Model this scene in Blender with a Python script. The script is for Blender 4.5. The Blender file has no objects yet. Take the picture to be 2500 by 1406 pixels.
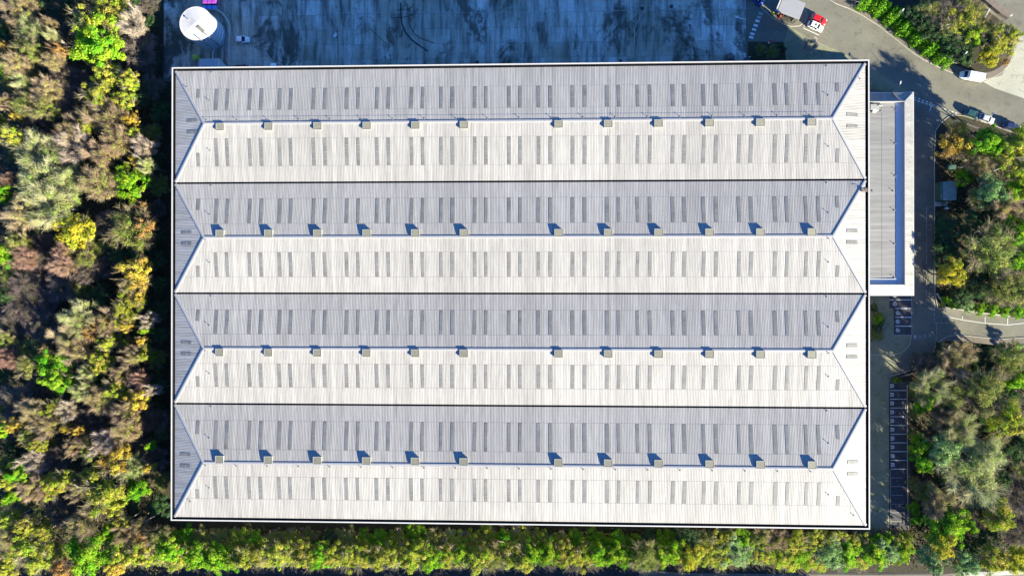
import bpy, bmesh, math, random
import numpy as np
from mathutils import Vector, Matrix, Euler

# ------------------------------------------------------------------ camera, sky, sun, exposure
SC = bpy.context.scene
CAM_H = 189.0
FPX = 1667.0                      # focal length in pixels of a 2500 px wide picture
ROT = Euler((3.5824e-3, 3.54440e-2, 5.422e-4), 'XYZ')
cam_data = bpy.data.cameras.new('camera'); cam = bpy.data.objects.new('camera', cam_data)
SC.collection.objects.link(cam)
cam.location = (0, 0, CAM_H); cam.rotation_euler = ROT
cam_data.sensor_fit = 'HORIZONTAL'; cam_data.sensor_width = 36.0
cam_data.lens = 36.0 * FPX / 2500.0
cam_data.clip_start = 1.0; cam_data.clip_end = 3000.0
SC.camera = cam

SUN_EL = math.radians(19.5)
SUN_AZ = math.radians(130.5)      # clockwise from +Y (up in the picture)
world = bpy.data.worlds.new('World'); SC.world = world; world.use_nodes = True
wn = world.node_tree; wn.nodes.clear()
sky = wn.nodes.new('ShaderNodeTexSky'); sky.sky_type = 'NISHITA'; sky.sun_disc = False
sky.sun_elevation = SUN_EL; sky.sun_rotation = SUN_AZ
sky.air_density = 0.8; sky.dust_density = 0.0; sky.ozone_density = 10.0; sky.altitude = 0
bg = wn.nodes.new('ShaderNodeBackground'); bg.inputs[1].default_value = 0.09
wo = wn.nodes.new('ShaderNodeOutputWorld')
wn.links.new(sky.outputs[0], bg.inputs[0]); wn.links.new(bg.outputs[0], wo.inputs[0])

sun_data = bpy.data.lights.new('sun', 'SUN'); sun = bpy.data.objects.new('sun', sun_data)
SC.collection.objects.link(sun)
sun_data.energy = 5.0; sun_data.angle = math.radians(0.5); sun_data.color = (1.0, 0.915, 0.69)
SUN_DIR = Vector((math.sin(SUN_AZ) * math.cos(SUN_EL), math.cos(SUN_AZ) * math.cos(SUN_EL), math.sin(SUN_EL)))
sun.rotation_euler = SUN_DIR.to_track_quat('Z', 'Y').to_euler()
sun.location = (100, -100, 120)

SC.view_settings.view_transform = 'Standard'; SC.view_settings.look = 'None'
SC.view_settings.exposure = 2.0; SC.view_settings.gamma = 1.0
SC.view_settings.use_curve_mapping = False
SC.render.engine = 'CYCLES'
SC.cycles.max_bounces = 5; SC.cycles.diffuse_bounces = 2; SC.cycles.transmission_bounces = 3

# ------------------------------------------------------------------ helpers
COL = SC.collection
RM = ROT.to_matrix()

def P(px, py, z=0.0):
    """world point at height z that the photograph shows at pixel px, py"""
    d = RM @ Vector(((px - 1250.0) / FPX, (703.0 - py) / FPX, -1.0))
    t = (z - CAM_H) / d.z
    return Vector((d.x * t, d.y * t, z))

def tag(o, label=None, cat=None, group=None, kind=None):
    if label: o['label'] = label
    if cat: o['category'] = cat
    if group: o['group'] = group
    if kind: o['kind'] = kind
    return o

def empty(name, loc=(0, 0, 0), rz=0.0):
    o = bpy.data.objects.new(name, None); COL.objects.link(o)
    o.empty_display_size = 0.5
    o.location = loc; o.rotation_euler = (0, 0, rz)
    return o

def link(name, me, mat=None, parent=None, loc=None, rot=None, scale=None):
    o = bpy.data.objects.new(name, me); COL.objects.link(o)
    if mat is not None and len(me.materials) == 0: me.materials.append(mat)
    if parent is not None: o.parent = parent
    if loc is not None: o.location = loc
    if rot is not None: o.rotation_euler = rot
    if scale is not None: o.scale = scale
    return o

class MB:
    """collects vertices and faces for one mesh"""
    def __init__(s): s.v = []; s.f = []
    def add(s, vs, fs):
        b = len(s.v); s.v += [tuple(p) for p in vs]; s.f += [tuple(i + b for i in f) for f in fs]; return s
    def box(s, a, b):
        x0, y0, z0 = a; x1, y1, z1 = b
        return s.add([(x0,y0,z0),(x1,y0,z0),(x1,y1,z0),(x0,y1,z0),(x0,y0,z1),(x1,y0,z1),(x1,y1,z1),(x0,y1,z1)],
                     [(3,2,1,0),(4,5,6,7),(0,1,5,4),(1,2,6,5),(2,3,7,6),(3,0,4,7)])
    def cbox(s, c, d):
        return s.box([c[i]-d[i]/2 for i in range(3)], [c[i]+d[i]/2 for i in range(3)])
    def bar(s, a, b, w, h=None):
        """box beam from a to b, w wide, h high, centred on the line"""
        a = Vector(a); b = Vector(b); h = w if h is None else h
        d = (b - a).normalized(); up = Vector((0, 0, 1)) if abs(d.z) < 0.95 else Vector((0, 1, 0))
        sd = d.cross(up).normalized() * w / 2; u = sd.cross(d).normalized() * h / 2
        vs = [a-sd-u, a+sd-u, a+sd+u, a-sd+u, b-sd-u, b+sd-u, b+sd+u, b-sd+u]
        return s.add(vs, [(0,1,2,3),(7,6,5,4),(0,4,5,1),(1,5,6,2),(2,6,7,3),(3,7,4,0)])
    def tube(s, a, b, r0, r1=None, n=8):
        a = Vector(a); b = Vector(b); r1 = r0 if r1 is None else r1
        d = (b - a).normalized(); up = Vector((0, 0, 1)) if abs(d.z) < 0.9 else Vector((1, 0, 0))
        x = d.cross(up).normalized(); y = d.cross(x)
        vs = []
        for c, r in ((a, r0), (b, r1)):
            for k in range(n):
                t = 2 * math.pi * k / n; vs.append(c + x * math.cos(t) * r + y * math.sin(t) * r)
        fs = [(k, (k+1) % n, n + (k+1) % n, n + k) for k in range(n)] + [tuple(range(n))[::-1], tuple(range(n, 2*n))]
        return s.add(vs, fs)
    def prism(s, pts, z0, z1):
        """vertical prism over a convex or concave ring of xy points"""
        n = len(pts)
        vs = [(p[0], p[1], z0) for p in pts] + [(p[0], p[1], z1) for p in pts]
        return s.add(vs, [tuple(range(n))[::-1], tuple(range(n, 2*n))] + [(k, (k+1) % n, n + (k+1) % n, n + k) for k in range(n)])
    def ribbon(s, pts, w, z0, z1):
        """wall strip of width w along a polyline of xy points, mitred"""
        pts = [Vector((p[0], p[1])) for p in pts]; n = len(pts); L = []; R = []
        for i in range(n):
            d = (pts[min(i+1, n-1)] - pts[max(i-1, 0)]).normalized(); nn = Vector((-d.y, d.x)) * w / 2
            L.append(pts[i] + nn); R.append(pts[i] - nn)
        for i in range(n - 1):
            q = [R[i], R[i+1], L[i+1], L[i]]
            s.prism(q, z0, z1) if z1 > z0 else s.add([(p.x, p.y, z0) for p in q], [(0,1,2,3)])
        return s
    def mesh(s, name, smooth=False):
        me = bpy.data.meshes.new(name); me.from_pydata(s.v, [], s.f)
        me.validate()
        bm = bmesh.new(); bm.from_mesh(me)
        ng = [f for f in bm.faces if len(f.verts) > 4]
        if ng: bmesh.ops.triangulate(bm, faces=ng)
        bmesh.ops.recalc_face_normals(bm, faces=bm.faces) if not getattr(s, 'sheet', False) else None
        bm.to_mesh(me); bm.free()
        if smooth: me.polygons.foreach_set('use_smooth', [True] * len(me.polygons))
        me.update(); return me
    def build(s, name, mat, parent=None, **k):
        return link(name, s.mesh(name), mat, parent, **k)

# ------------------------------------------------------------------ materials
MATS = {}
def nodes_of(name):
    m = bpy.data.materials.new(name); m.use_nodes = True; nt = m.node_tree
    MATS[name] = m
    return m, nt, nt.nodes['Principled BSDF']

def N(nt, t, **k):
    n = nt.nodes.new(t)
    for a, v in k.items(): setattr(n, a, v)
    return n

def ramp(nt, fac, stops):
    r = N(nt, 'ShaderNodeValToRGB'); e = r.color_ramp.elements
    while len(e) < len(stops): e.new(0.5)
    for i, (p, c) in enumerate(stops):
        e[i].position = p; e[i].color = (c[0], c[1], c[2], 1) if hasattr(c, '__len__') else (c, c, c, 1)
    nt.links.new(fac, r.inputs[0]); return r.outputs[0]

def noise(nt, scale, detail=4, rough=0.6, vec=None, dist=0.0):
    n = N(nt, 'ShaderNodeTexNoise'); n.inputs['Scale'].default_value = scale
    n.inputs['Detail'].default_value = detail; n.inputs['Roughness'].default_value = rough
    n.inputs['Distortion'].default_value = dist
    if vec is not None: nt.links.new(vec, n.inputs['Vector'])
    return n.outputs['Fac']

def wpos(nt, sx=1, sy=1, sz=1):
    g = N(nt, 'ShaderNodeNewGeometry'); m = N(nt, 'ShaderNodeMapping')
    m.inputs['Scale'].default_value = (sx, sy, sz); nt.links.new(g.outputs['Position'], m.inputs['Vector'])
    return m.outputs['Vector']

def mixc(nt, fac, a, b, mode='MIX'):
    m = N(nt, 'ShaderNodeMix', data_type='RGBA', blend_type=mode)
    for i, x in ((0, fac), (6, a), (7, b)):
        if hasattr(x, 'is_linked') or hasattr(x, 'links'): nt.links.new(x, m.inputs[i])
        elif i == 0: m.inputs[0].default_value = x
        else: m.inputs[i].default_value = (x[0], x[1], x[2], 1)
    return m.outputs[2]

def plain(name, c, rough=0.6, metal=0.0, var=0.12, scale=1.5):
    m, nt, b = nodes_of(name)
    f = noise(nt, scale, 4, 0.6, wpos(nt))
    col = ramp(nt, f, [(0.25, [x * (1 - var) for x in c]), (0.75, [min(1, x * (1 + var)) for x in c])])
    nt.links.new(col, b.inputs['Base Color']); b.inputs['Roughness'].default_value = rough; b.inputs['Metallic'].default_value = metal
    return m

def bump(nt, b, fac, strength, dist=0.02):
    n = N(nt, 'ShaderNodeBump'); n.inputs['Strength'].default_value = strength; n.inputs['Distance'].default_value = dist
    nt.links.new(fac, n.inputs['Height']); nt.links.new(n.outputs[0], b.inputs['Normal'])

def roof_mat(name, base, axis):
    """profiled steel sheet: each metre-wide sheet a little different, dirt streaks down the fall"""
    m, nt, b = nodes_of(name)
    g = N(nt, 'ShaderNodeNewGeometry'); sp = N(nt, 'ShaderNodeSeparateXYZ'); nt.links.new(g.outputs['Position'], sp.inputs[0])
    fl = N(nt, 'ShaderNodeMath', operation='FLOOR'); nt.links.new(sp.outputs[axis], fl.inputs[0])
    wn_ = N(nt, 'ShaderNodeTexWhiteNoise', noise_dimensions='1D'); nt.links.new(fl.outputs[0], wn_.inputs['W'])
    sheet = ramp(nt, wn_.outputs['Value'], [(0.0, [x * 0.86 for x in base]), (1.0, [x * 1.08 for x in base])])
    s = [0.12, 0.12, 1.0]; s[axis] = 3.0
    st = ramp(nt, noise(nt, 1.0, 5, 0.65, wpos(nt, *s)), [(0.3, 0.74), (0.6, 1.06)])
    c = mixc(nt, 1.0, sheet, st, 'MULTIPLY')
    big = ramp(nt, noise(nt, 0.035, 5, 0.55, wpos(nt)), [(0.3, 0.90), (0.7, 1.06)])
    c = mixc(nt, 1.0, c, big, 'MULTIPLY')
    nt.links.new(c, b.inputs['Base Color']); b.inputs['Roughness'].default_value = 0.55
    return m

def ground_mat():
    m, nt, b = nodes_of('leaf_litter')
    f = noise(nt, 0.25, 6, 0.7, wpos(nt)); f2 = noise(nt, 3.0, 5, 0.7, wpos(nt))
    c = ramp(nt, f, [(0.3, (0.030, 0.022, 0.014)), (0.5, (0.040, 0.034, 0.018)), (0.7, (0.030, 0.042, 0.014))])
    c = mixc(nt, 1.0, c, ramp(nt, f2, [(0.3, 0.5), (0.7, 1.5)]), 'MULTIPLY')
    nt.links.new(c, b.inputs['Base Color']); b.inputs['Roughness'].default_value = 0.95
    bump(nt, b, f2, 0.8, 0.2)

def asphalt_mat(name, lo, hi, moss=None, mosslo=0.55):
    m, nt, b = nodes_of(name)
    f = noise(nt, 0.12, 5, 0.6, wpos(nt)); f2 = noise(nt, 2.5, 6, 0.75, wpos(nt))
    c = ramp(nt, f, [(0.3, lo), (0.7, hi)])
    c = mixc(nt, 1.0, c, ramp(nt, f2, [(0.25, 0.78), (0.75, 1.2)]), 'MULTIPLY')
    pt = ramp(nt, noise(nt, 0.5, 3, 0.5, wpos(nt), 1.0), [(0.60, 1.0), (0.66, 0.80)])
    c = mixc(nt, 1.0, c, pt, 'MULTIPLY')
    if moss:
        c = mixc(nt, ramp(nt, noise(nt, 0.35, 7, 0.75, wpos(nt)), [(mosslo, 0.0), (mosslo + 0.12, 0.9)]), c, moss)
    nt.links.new(c, b.inputs['Base Color']); b.inputs['Roughness'].default_value = 0.9
    bump(nt, b, f2, 0.3, 0.02)

def concrete_mat():
    """yard slabs: every slab its own tone, tyre-worn streaks, black damp stains with moss"""
    m, nt, b = nodes_of('yard_concrete')
    oi = N(nt, 'ShaderNodeObjectInfo')
    c = ramp(nt, oi.outputs['Random'], [(0.0, (0.38, 0.38, 0.31)), (0.5, (0.50, 0.50, 0.43)), (1.0, (0.58, 0.58, 0.52))])
    fine = noise(nt, 1.6, 8, 0.8, wpos(nt)); c = mixc(nt, 1.0, c, ramp(nt, fine, [(0.3, 0.72), (0.7, 1.25)]), 'MULTIPLY')
    c = mixc(nt, ramp(nt, noise(nt, 0.045, 4, 0.6, wpos(nt)), [(0.42, 0.0), (0.60, 0.75)]), c, (0.27, 0.25, 0.17))
    streak = noise(nt, 1.0, 6, 0.7, wpos(nt, 0.55, 0.07, 1)); c = mixc(nt, 1.0, c, ramp(nt, streak, [(0.36, 0.38), (0.56, 1.2)]), 'MULTIPLY')
    # damp, mossy patches: denser towards the far end of the yard and along the wall
    st = noise(nt, 0.085, 9, 0.72, wpos(nt, 1.0, 0.75, 1), 0.6)
    c = mixc(nt, ramp(nt, st, [(0.535, 0.0), (0.61, 0.88)]), c, (0.04, 0.045, 0.035))
    st3 = noise(nt, 0.040, 12, 0.70, wpos(nt, 1.5, 0.8, 1), 0.25)
    c = mixc(nt, ramp(nt, st3, [(0.545, 0.0), (0.585, 0.85)]), c, (0.06, 0.062, 0.045))
    st2 = noise(nt, 0.4, 7, 0.75, wpos(nt, 1.3, 0.5, 1), 0.3)
    c = mixc(nt, ramp(nt, st2, [(0.60, 0.0), (0.70, 0.6)]), c, (0.07, 0.08, 0.07))
    nt.links.new(c, b.inputs['Base Color']); b.inputs['Roughness'].default_value = 0.85
    bump(nt, b, fine, 0.3, 0.02)

def foliage_mat():
    m, nt, b = nodes_of('foliage')
    nt.nodes.remove(b); out = nt.nodes['Material Output']
    a = N(nt, 'ShaderNodeAttribute', attribute_name='tint')
    oi = N(nt, 'ShaderNodeObjectInfo')
    hs = N(nt, 'ShaderNodeHueSaturation')
    nt.links.new(a.outputs['Color'], hs.inputs['Color'])
    mr = N(nt, 'ShaderNodeMapRange'); mr.inputs[3].default_value = 0.489; mr.inputs[4].default_value = 0.513
    nt.links.new(oi.outputs['Random'], mr.inputs[0]); nt.links.new(mr.outputs[0], hs.inputs['Hue'])
    mv = N(nt, 'ShaderNodeMapRange'); mv.inputs[3].default_value = 0.92; mv.inputs[4].default_value = 1.3
    w = N(nt, 'ShaderNodeTexWhiteNoise', noise_dimensions='1D'); nt.links.new(oi.outputs['Random'], w.inputs['W'])
    nt.links.new(w.outputs['Value'], mv.inputs[0]); nt.links.new(mv.outputs[0], hs.inputs['Value'])
    d = N(nt, 'ShaderNodeBsdfDiffuse'); t = N(nt, 'ShaderNodeBsdfTranslucent'); mx = N(nt, 'ShaderNodeMixShader')
    mx.inputs[0].default_value = 0.28
    nt.links.new(hs.outputs[0], d.inputs[0]); nt.links.new(hs.outputs[0], t.inputs[0])
    nt.links.new(d.outputs[0], mx.inputs[1]); nt.links.new(t.outputs[0], mx.inputs[2])
    nt.links.new(mx.outputs[0], out.inputs['Surface'])

ROOFC = (0.342, 0.329, 0.308)
roof_mat('mansard_sheet_x', (0.215, 0.215, 0.215), 0); roof_mat('mansard_sheet_y', (0.215, 0.215, 0.215), 1); roof_mat('roof_sheet_flat', (0.215, 0.215, 0.21), 1); roof_mat('roof_sheet_x', ROOFC, 0); roof_mat('roof_sheet_y', ROOFC, 1)
ground_mat(); concrete_mat(); foliage_mat()
asphalt_mat('asphalt', (0.12, 0.116, 0.09), (0.19, 0.184, 0.14))
asphalt_mat('asphalt_pale', (0.33, 0.33, 0.26), (0.40, 0.40, 0.32))
asphalt_mat('pavement', (0.14, 0.12, 0.095), (0.18, 0.155, 0.125))
asphalt_mat('mossy_apron', (0.19, 0.19, 0.125), (0.25, 0.25, 0.16), (0.15, 0.17, 0.05), 0.52)
asphalt_mat('bay_asphalt', (0.045, 0.046, 0.052), (0.075, 0.076, 0.082))
asphalt_mat('ballast', (0.022, 0.022, 0.024), (0.05, 0.047, 0.046))
plain('joint', (0.13, 0.13, 0.125), 0.95)
plain('gutter', (0.010, 0.010, 0.012), 0.7)
plain('parapet_white', (0.50, 0.49, 0.46), 0.45, var=0.06, scale=0.6)
plain('flashing', (0.31, 0.31, 0.315), 0.5, var=0.06)
plain('cladding', (0.07, 0.075, 0.08), 0.5)
plain('rooflight', (0.158, 0.158, 0.150), 0.55, var=0.30, scale=0.35)
plain('lap_strip', (0.27, 0.265, 0.255), 0.6)
plain('vent_top', (0.21, 0.21, 0.17), 0.5)
plain('vent_side', (0.30, 0.30, 0.28), 0.5)
plain('pale_shade_paint', (0.55, 0.56, 0.57), 0.6, var=0.06); plain('galv', (0.28, 0.28, 0.28), 0.45, 0.3)
plain('dark_steel', (0.04, 0.04, 0.045), 0.5, 0.3)
plain('kerb_stone', (0.42, 0.40, 0.33), 0.9, var=0.25, scale=2.0)
plain('paint_white', (0.74, 0.74, 0.72), 0.7, var=0.15, scale=3.0)
plain('paint_worn', (0.38, 0.38, 0.36), 0.85, var=0.4, scale=3.0)
plain('paint_yellow', (0.42, 0.36, 0.20), 0.85, var=0.35, scale=3.0)
plain('skid', (0.035, 0.036, 0.04), 0.9, var=0.4, scale=1.0)
plain('tank_white', (0.52, 0.51, 0.49), 0.5, var=0.08)
plain('tank_shell', (0.56, 0.62, 0.66), 0.5)
plain('wall_concrete', (0.42, 0.41, 0.36), 0.9, var=0.25)
plain('brick_pale', (0.16, 0.13, 0.105), 0.9, var=0.25)
plain('bark', (0.12, 0.095, 0.07), 0.95, var=0.3, scale=3)
plain('bark_pale', (0.42, 0.38, 0.32), 0.9, var=0.3, scale=3)
plain('car_glass', (0.012, 0.014, 0.018), 0.08, var=0.0)
plain('tyre', (0.015, 0.015, 0.015), 0.9)
plain('rim', (0.35, 0.35, 0.36), 0.35, 0.8)
plain('lamp_red', (0.35, 0.02, 0.02), 0.3); plain('lamp_clear', (0.7, 0.7, 0.7), 0.2)
plain('green_steel', (0.05, 0.13, 0.10), 0.6); plain('green_roof', (0.20, 0.26, 0.23), 0.6, var=0.2)
plain('yellow_bin', (0.34, 0.46, 0.04), 0.5); plain('yellow_post', (0.75, 0.62, 0.03), 0.5)
plain('barrier_red', (0.55, 0.03, 0.02), 0.5)
plain('moss_grass', (0.09, 0.14, 0.03), 0.95, var=0.4)
def paint(name, c):
    m, nt, b = nodes_of(name); b.inputs['Roughness'].default_value = 0.3
    f = noise(nt, 0.8, 3, 0.5, wpos(nt))
    nt.links.new(ramp(nt, f, [(0.3, [x * 0.93 for x in c]), (0.7, c)]), b.inputs['Base Color'])
    b.inputs['Coat Weight'].default_value = 0.6; b.inputs['Coat Roughness'].default_value = 0.08
for n_, c_ in dict(white=(0.86, 0.86, 0.86), black=(0.012, 0.012, 0.014), red=(0.50, 0.012, 0.012), navy=(0.02, 0.03, 0.08),
                   teal=(0.02, 0.07, 0.07), silver=(0.45, 0.46, 0.48), blue=(0.03, 0.07, 0.30)).items(): paint('paint_' + n_ + '_car', c_)
paint('bin_purple', (0.26, 0.05, 0.36)); paint('bin_blue', (0.10, 0.30, 0.80))
M = MATS

# ------------------------------------------------------------------ the setting: ground, yard, roads
def sheet(name, pts, z, mat, kind='structure', parent=None):
    mb = MB(); mb.sheet = True
    mb.add([(p[0], p[1], z) for p in pts], [tuple(range(len(pts)))])
    me = mb.mesh(name)
    if me.polygons[0].normal.z < 0: me.flip_normals()
    o = link(name, me, M[mat], parent)
    if parent is None: o['kind'] = kind
    return o

def px(pts, z=0.0): return [P(a, b, z) for a, b in pts]

sheet('ground', [(-700, -700), (700, -700), (700, 700), (-700, 700)], 0.0, 'leaf_litter')

# building outline (outer face of the parapet), from the photograph's four roof corners
BX0, BX1 = -5.6785 - 90.09, -5.6785 + 90.09
BY0, BY1 = -0.916 - 59.417, -0.916 + 59.417
EAVE = 13.0

# concrete yard with its separate slabs
YX0 = P(400, 80).x; YX1 = P(1822, 80).x; YY1 = P(1200, -45).y; YY0 = BY1 + 0.4
yard = sheet('concrete_yard', [(YX0, YY0), (YX1, YY0), (YX1, YY1), (YX0, YY1)], 0.010, 'joint')
yard['label'] = 'wide stained concrete yard in shade along the top side of the warehouse'
SX, SY = 5.42, 4.18
y0g = P(1300, 31).y
cols = [YX0 + i * SX for i in range(int((YX1 - YX0) / SX) + 2)]
slab_meshes = {}
rs = random.Random(3)
j = -8; rows = []
while y0g + j * SY < YY1: rows.append(y0g + j * SY); j += 1
for ry in rows:
    ya, yb = max(ry, YY0), min(ry + SY, YY1)
    if yb - ya < 0.3: continue
    for cx in cols:
        xa, xb = cx, min(cx + SX, YX1)
        if xb - xa < 0.3: continue
        key = (round(xb - xa, 2), round(yb - ya, 2))
        if key not in slab_meshes:
            g = 0.016; w, h = key
            mb = MB(); mb.add([(g, g, 0), (w-g, g, 0), (w-g, h-g, 0), (g, h-g, 0), (g+.012, g+.012, .04), (w-g-.012, g+.012, .04), (w-g-.012, h-g-.012, .04), (g+.012, h-g-.012, .04)],
                             [(4,5,6,7),(0,1,5,4),(1,2,6,5),(2,3,7,6),(3,0,4,7)])
            me = mb.mesh('slab'); me.materials.append(M['yard_concrete']); slab_meshes[key] = me
        link('concrete_slab', slab_meshes[key], None, yard, loc=(xa, ya, 0.011 + rs.uniform(0, 0.006)))
YZ = 0.062

def line(name, pts, w, mat, parent, z, dash=None):
    """painted line through pixel points; dash = (on, off) metres"""
    mb = MB(); mb.sheet = True
    pts = [P(a, b) for a, b in pts]
    if dash:
        for a, b in zip(pts[:-1], pts[1:]):
            L = (b - a).length; d = (b - a) / L; t = 0.0
            while t < L:
                q = min(L, t + dash[0]); mb.ribbon([a + d * t, a + d * q], w, z, z); t += dash[0] + dash[1]
    else: mb.ribbon(pts, w, z, z)
    return mb.build(name, M[mat], parent)

line('lane_line', [(806, 33), (1300, 31), (1840, 21)], 0.14, 'paint_worn', yard, YZ, (3.0, 0.5))
line('lane_line', [(1190, 21), (1540, 16), (1840, 9)], 0.12, 'paint_worn', yard, YZ, (1.6, 1.1))
for xs in ((1201, 1201, 34, 165), (1209, 1210, 44, 165), (1532, 1533, 30, 165), (1543, 1542, 28, 165), (845, 845, 82, 165)):
    line('bay_line', [(xs[0], xs[2]), (xs[1], xs[3])], 0.10, 'paint_yellow', yard, YZ, (4.0, 0.3))
line('bay_line', [(805, 0), (805, 33)], 0.10, 'paint_yellow', yard, YZ); line('bay_line', [(815, 0), (815, 24)], 0.10, 'paint_yellow', yard, YZ)
line('bay_line', [(1053, 0), (1053, 23)], 0.10, 'paint_yellow', yard, YZ)
line('bay_line', [(820, 42), (846, 80)], 0.10, 'paint_yellow', yard, YZ)
def arc_px(pts, n=24):
    """smooth curve through pixel points (Catmull-Rom)"""
    q = [pts[0]] + list(pts) + [pts[-1]]; out = []
    for i in range(1, len(q) - 2):
        for k in range(n // (len(pts) - 1)):
            t = k / (n // (len(pts) - 1)); p0, p1, p2, p3 = q[i-1], q[i], q[i+1], q[i+2]
            out.append(tuple(0.5 * ((2*p1[a]) + (-p0[a]+p2[a])*t + (2*p0[a]-5*p1[a]+4*p2[a]-p3[a])*t*t + (-p0[a]+3*p1[a]-3*p2[a]+p3[a])*t**3) for a in (0, 1)))
    out.append(tuple(pts[-1])); return out
for pts, w in (([(978, 8), (982, 60), (1003, 96), (1045, 126)], 0.42), ([(995, 10), (1000, 60), (1020, 90), (1060, 106)], 0.22),
               ([(900, 68), (935, 100), (955, 115)], 0.16), ([(958, 45), (1000, 40), (1022, 22)], 0.2), ([(968, 25), (1000, 22), (1010, 10)], 0.16),
               ([(652, 125), (668, 145), (690, 155)], 0.18)):
    line('tyre_skid_mark', arc_px(pts), w, 'skid', yard, YZ + 0.002)
for a, b in ((1165, 153), (1515, 150), (1567, 22), (1639, 17)):
    p = P(a, b); MB().box((-0.45, -0.45, 0), (0.45, 0.45, 0.012)).build('drain_cover', M['dark_steel'], yard, loc=(p.x, p.y, YZ - 0.004))
# worn curved mark
line('worn_mark', [(1627, 98), (1629, 108), (1634, 114), (1639, 106), (1637, 92)], 0.5, 'paint_worn', yard, YZ)

# roads
road = sheet('road', [(YX1 + 0.02, YY0 - 3), (P(1822, -45).x + 0.1, YY1 + 8), (P(2540, -60).x, YY1 + 8), (P(2540, 0).x, P(2540, 960).y), (BX1 - 2, P(2200, 960).y), (BX1 - 2, YY0 - 3)], 0.012, 'asphalt')
RZ = 0.022
apron = sheet('apron', px([(2090, 722), (2178, 722), (2178, 752), (2184, 800), (2226, 818), (2224, 838), (2209, 858), (2176, 905), (2170, 930), (2171, 1305), (2080, 1305)]), RZ, 'mossy_apron')
bay_a = sheet('parking_bays', px([(2171, 690), (2225, 690), (2225, 817.5), (2182, 817.5), (2182, 753), (2171, 753)]), RZ + 0.004, 'bay_asphalt')
bay_b = sheet('parking_bays', px([(2171.5, 931), (2213.5, 931), (2215, 1300), (2173, 1300)]), RZ + 0.004, 'bay_asphalt')
sheet('side_road', px([(2400, 200), (2428, 216), (2500, 241), (2560, 262), (2560, 40), (2484, 95), (2474, 140), (2446, 184)]), RZ, 'asphalt_pale')
sheet('car_park', px([(2402, -40), (2408, 0), (2462, 43), (2470, 62), (2560, 60), (2560, -40)]), RZ + 0.006, 'asphalt')
MZ = RZ + 0.010
def rline(pts, w=0.11, mat='paint_white', dash=None, name='lane_line', parent=None): return line(name, pts, w, mat, parent or road, MZ, dash)
rline([(2230, 243), (2275, 259)], 0.22, dash=(0.75, 0.35)); rline([(2232, 238), (2277, 254)], 0.2, dash=(0.6, 0.5))
rline([(2278, 256), (2340, 279)], 0.16, dash=(0.6, 0.45)); rline([(2276, 256), (2269, 272)], 0.16)
rline([(2276, 506), (2262, 506), (2262, 722)], 0.10, 'paint_worn')
for y in (550, 602, 654, 700): rline([(2262, y), (2276, y)], 0.10, 'paint_worn')
rline([(2281, 735), (2281, 788)], 0.12, 'paint_worn', (1.0, 0.5)); rline([(2286, 788), (2286, 826), (2278, 862)], 0.14, 'paint_worn', (0.8, 0.3)); rline([(2282, 788), (2317, 788)], 0.12, 'paint_worn', (1.0, 0.3))
rline([(2306, 756), (2303, 771), (2350, 781), (2405, 789), (2460, 793), (2510, 788)], 0.12)
for a, b in (((2350, 772), (2349, 781)), ((2405, 774), (2405, 788)), ((2460, 777), (2460, 792))): rline([a, b], 0.12)
# stencilled worn letters near the bend: two bold, two nearly gone
for x, y, mt in ((2234, 823, 'paint_white'), (2246, 823, 'paint_worn'), (2258, 821, 'paint_worn'), (2270, 819, 'paint_worn')):
    g = 1.8
    for a, b in (((x-2, y-5), (x-2, y+5)), ((x+2, y-5), (x+2, y+5)), ((x-2, y-5), (x+2, y+1))): line('worn_letter', [a, b], 0.16, mt, road, MZ, (0.45, 0.1))
# give-way blocks and arrow at the yard entrance
for a, b in ((1834, 92), (1837, 83.5), (1841, 73), (1845, 63), (1849, 52), (1853, 43), (1857, 34)):
    line('road_block_mark', [(a - 5, b - 1.2), (a + 5, b + 1.6)], 0.62, 'paint_worn' if b < 50 else 'paint_white', road, MZ)
line('arrow_mark', [(1821, 49), (1801, 43)], 0.22, 'paint_white', yard, YZ)
mb = MB(); mb.sheet = True; mb.add([(p.x, p.y, YZ) for p in px([(1791, 39.5), (1804, 39.5), (1800, 46)])], [(0, 1, 2)]); mb.build('arrow_mark', M['paint_white'], yard)
rline([(1964, 61), (1962, 70), (2000, 87)], 0.14, 'paint_white', name='bay_line')
for (a, b, r) in ((2254, 382, 0.42), (2244, 572, 0.42), (1983, 103, 0.55)):   # manhole rings
    p = P(a, b); mb = MB(); n = 16
    for k in range(n):
        t0, t1 = 2*math.pi*k/n, 2*math.pi*(k+1)/n
        mb.add([(r*math.cos(t0), r*math.sin(t0), 0), (r*math.cos(t1), r*math.sin(t1), 0), (.6*r*math.cos(t1), .6*r*math.sin(t1), .01), (.6*r*math.cos(t0), .6*r*math.sin(t0), .01)], [(0,1,2,3)])
    mb.build('manhole_ring', M['kerb_stone'], road, loc=(p.x, p.y, MZ))

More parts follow.
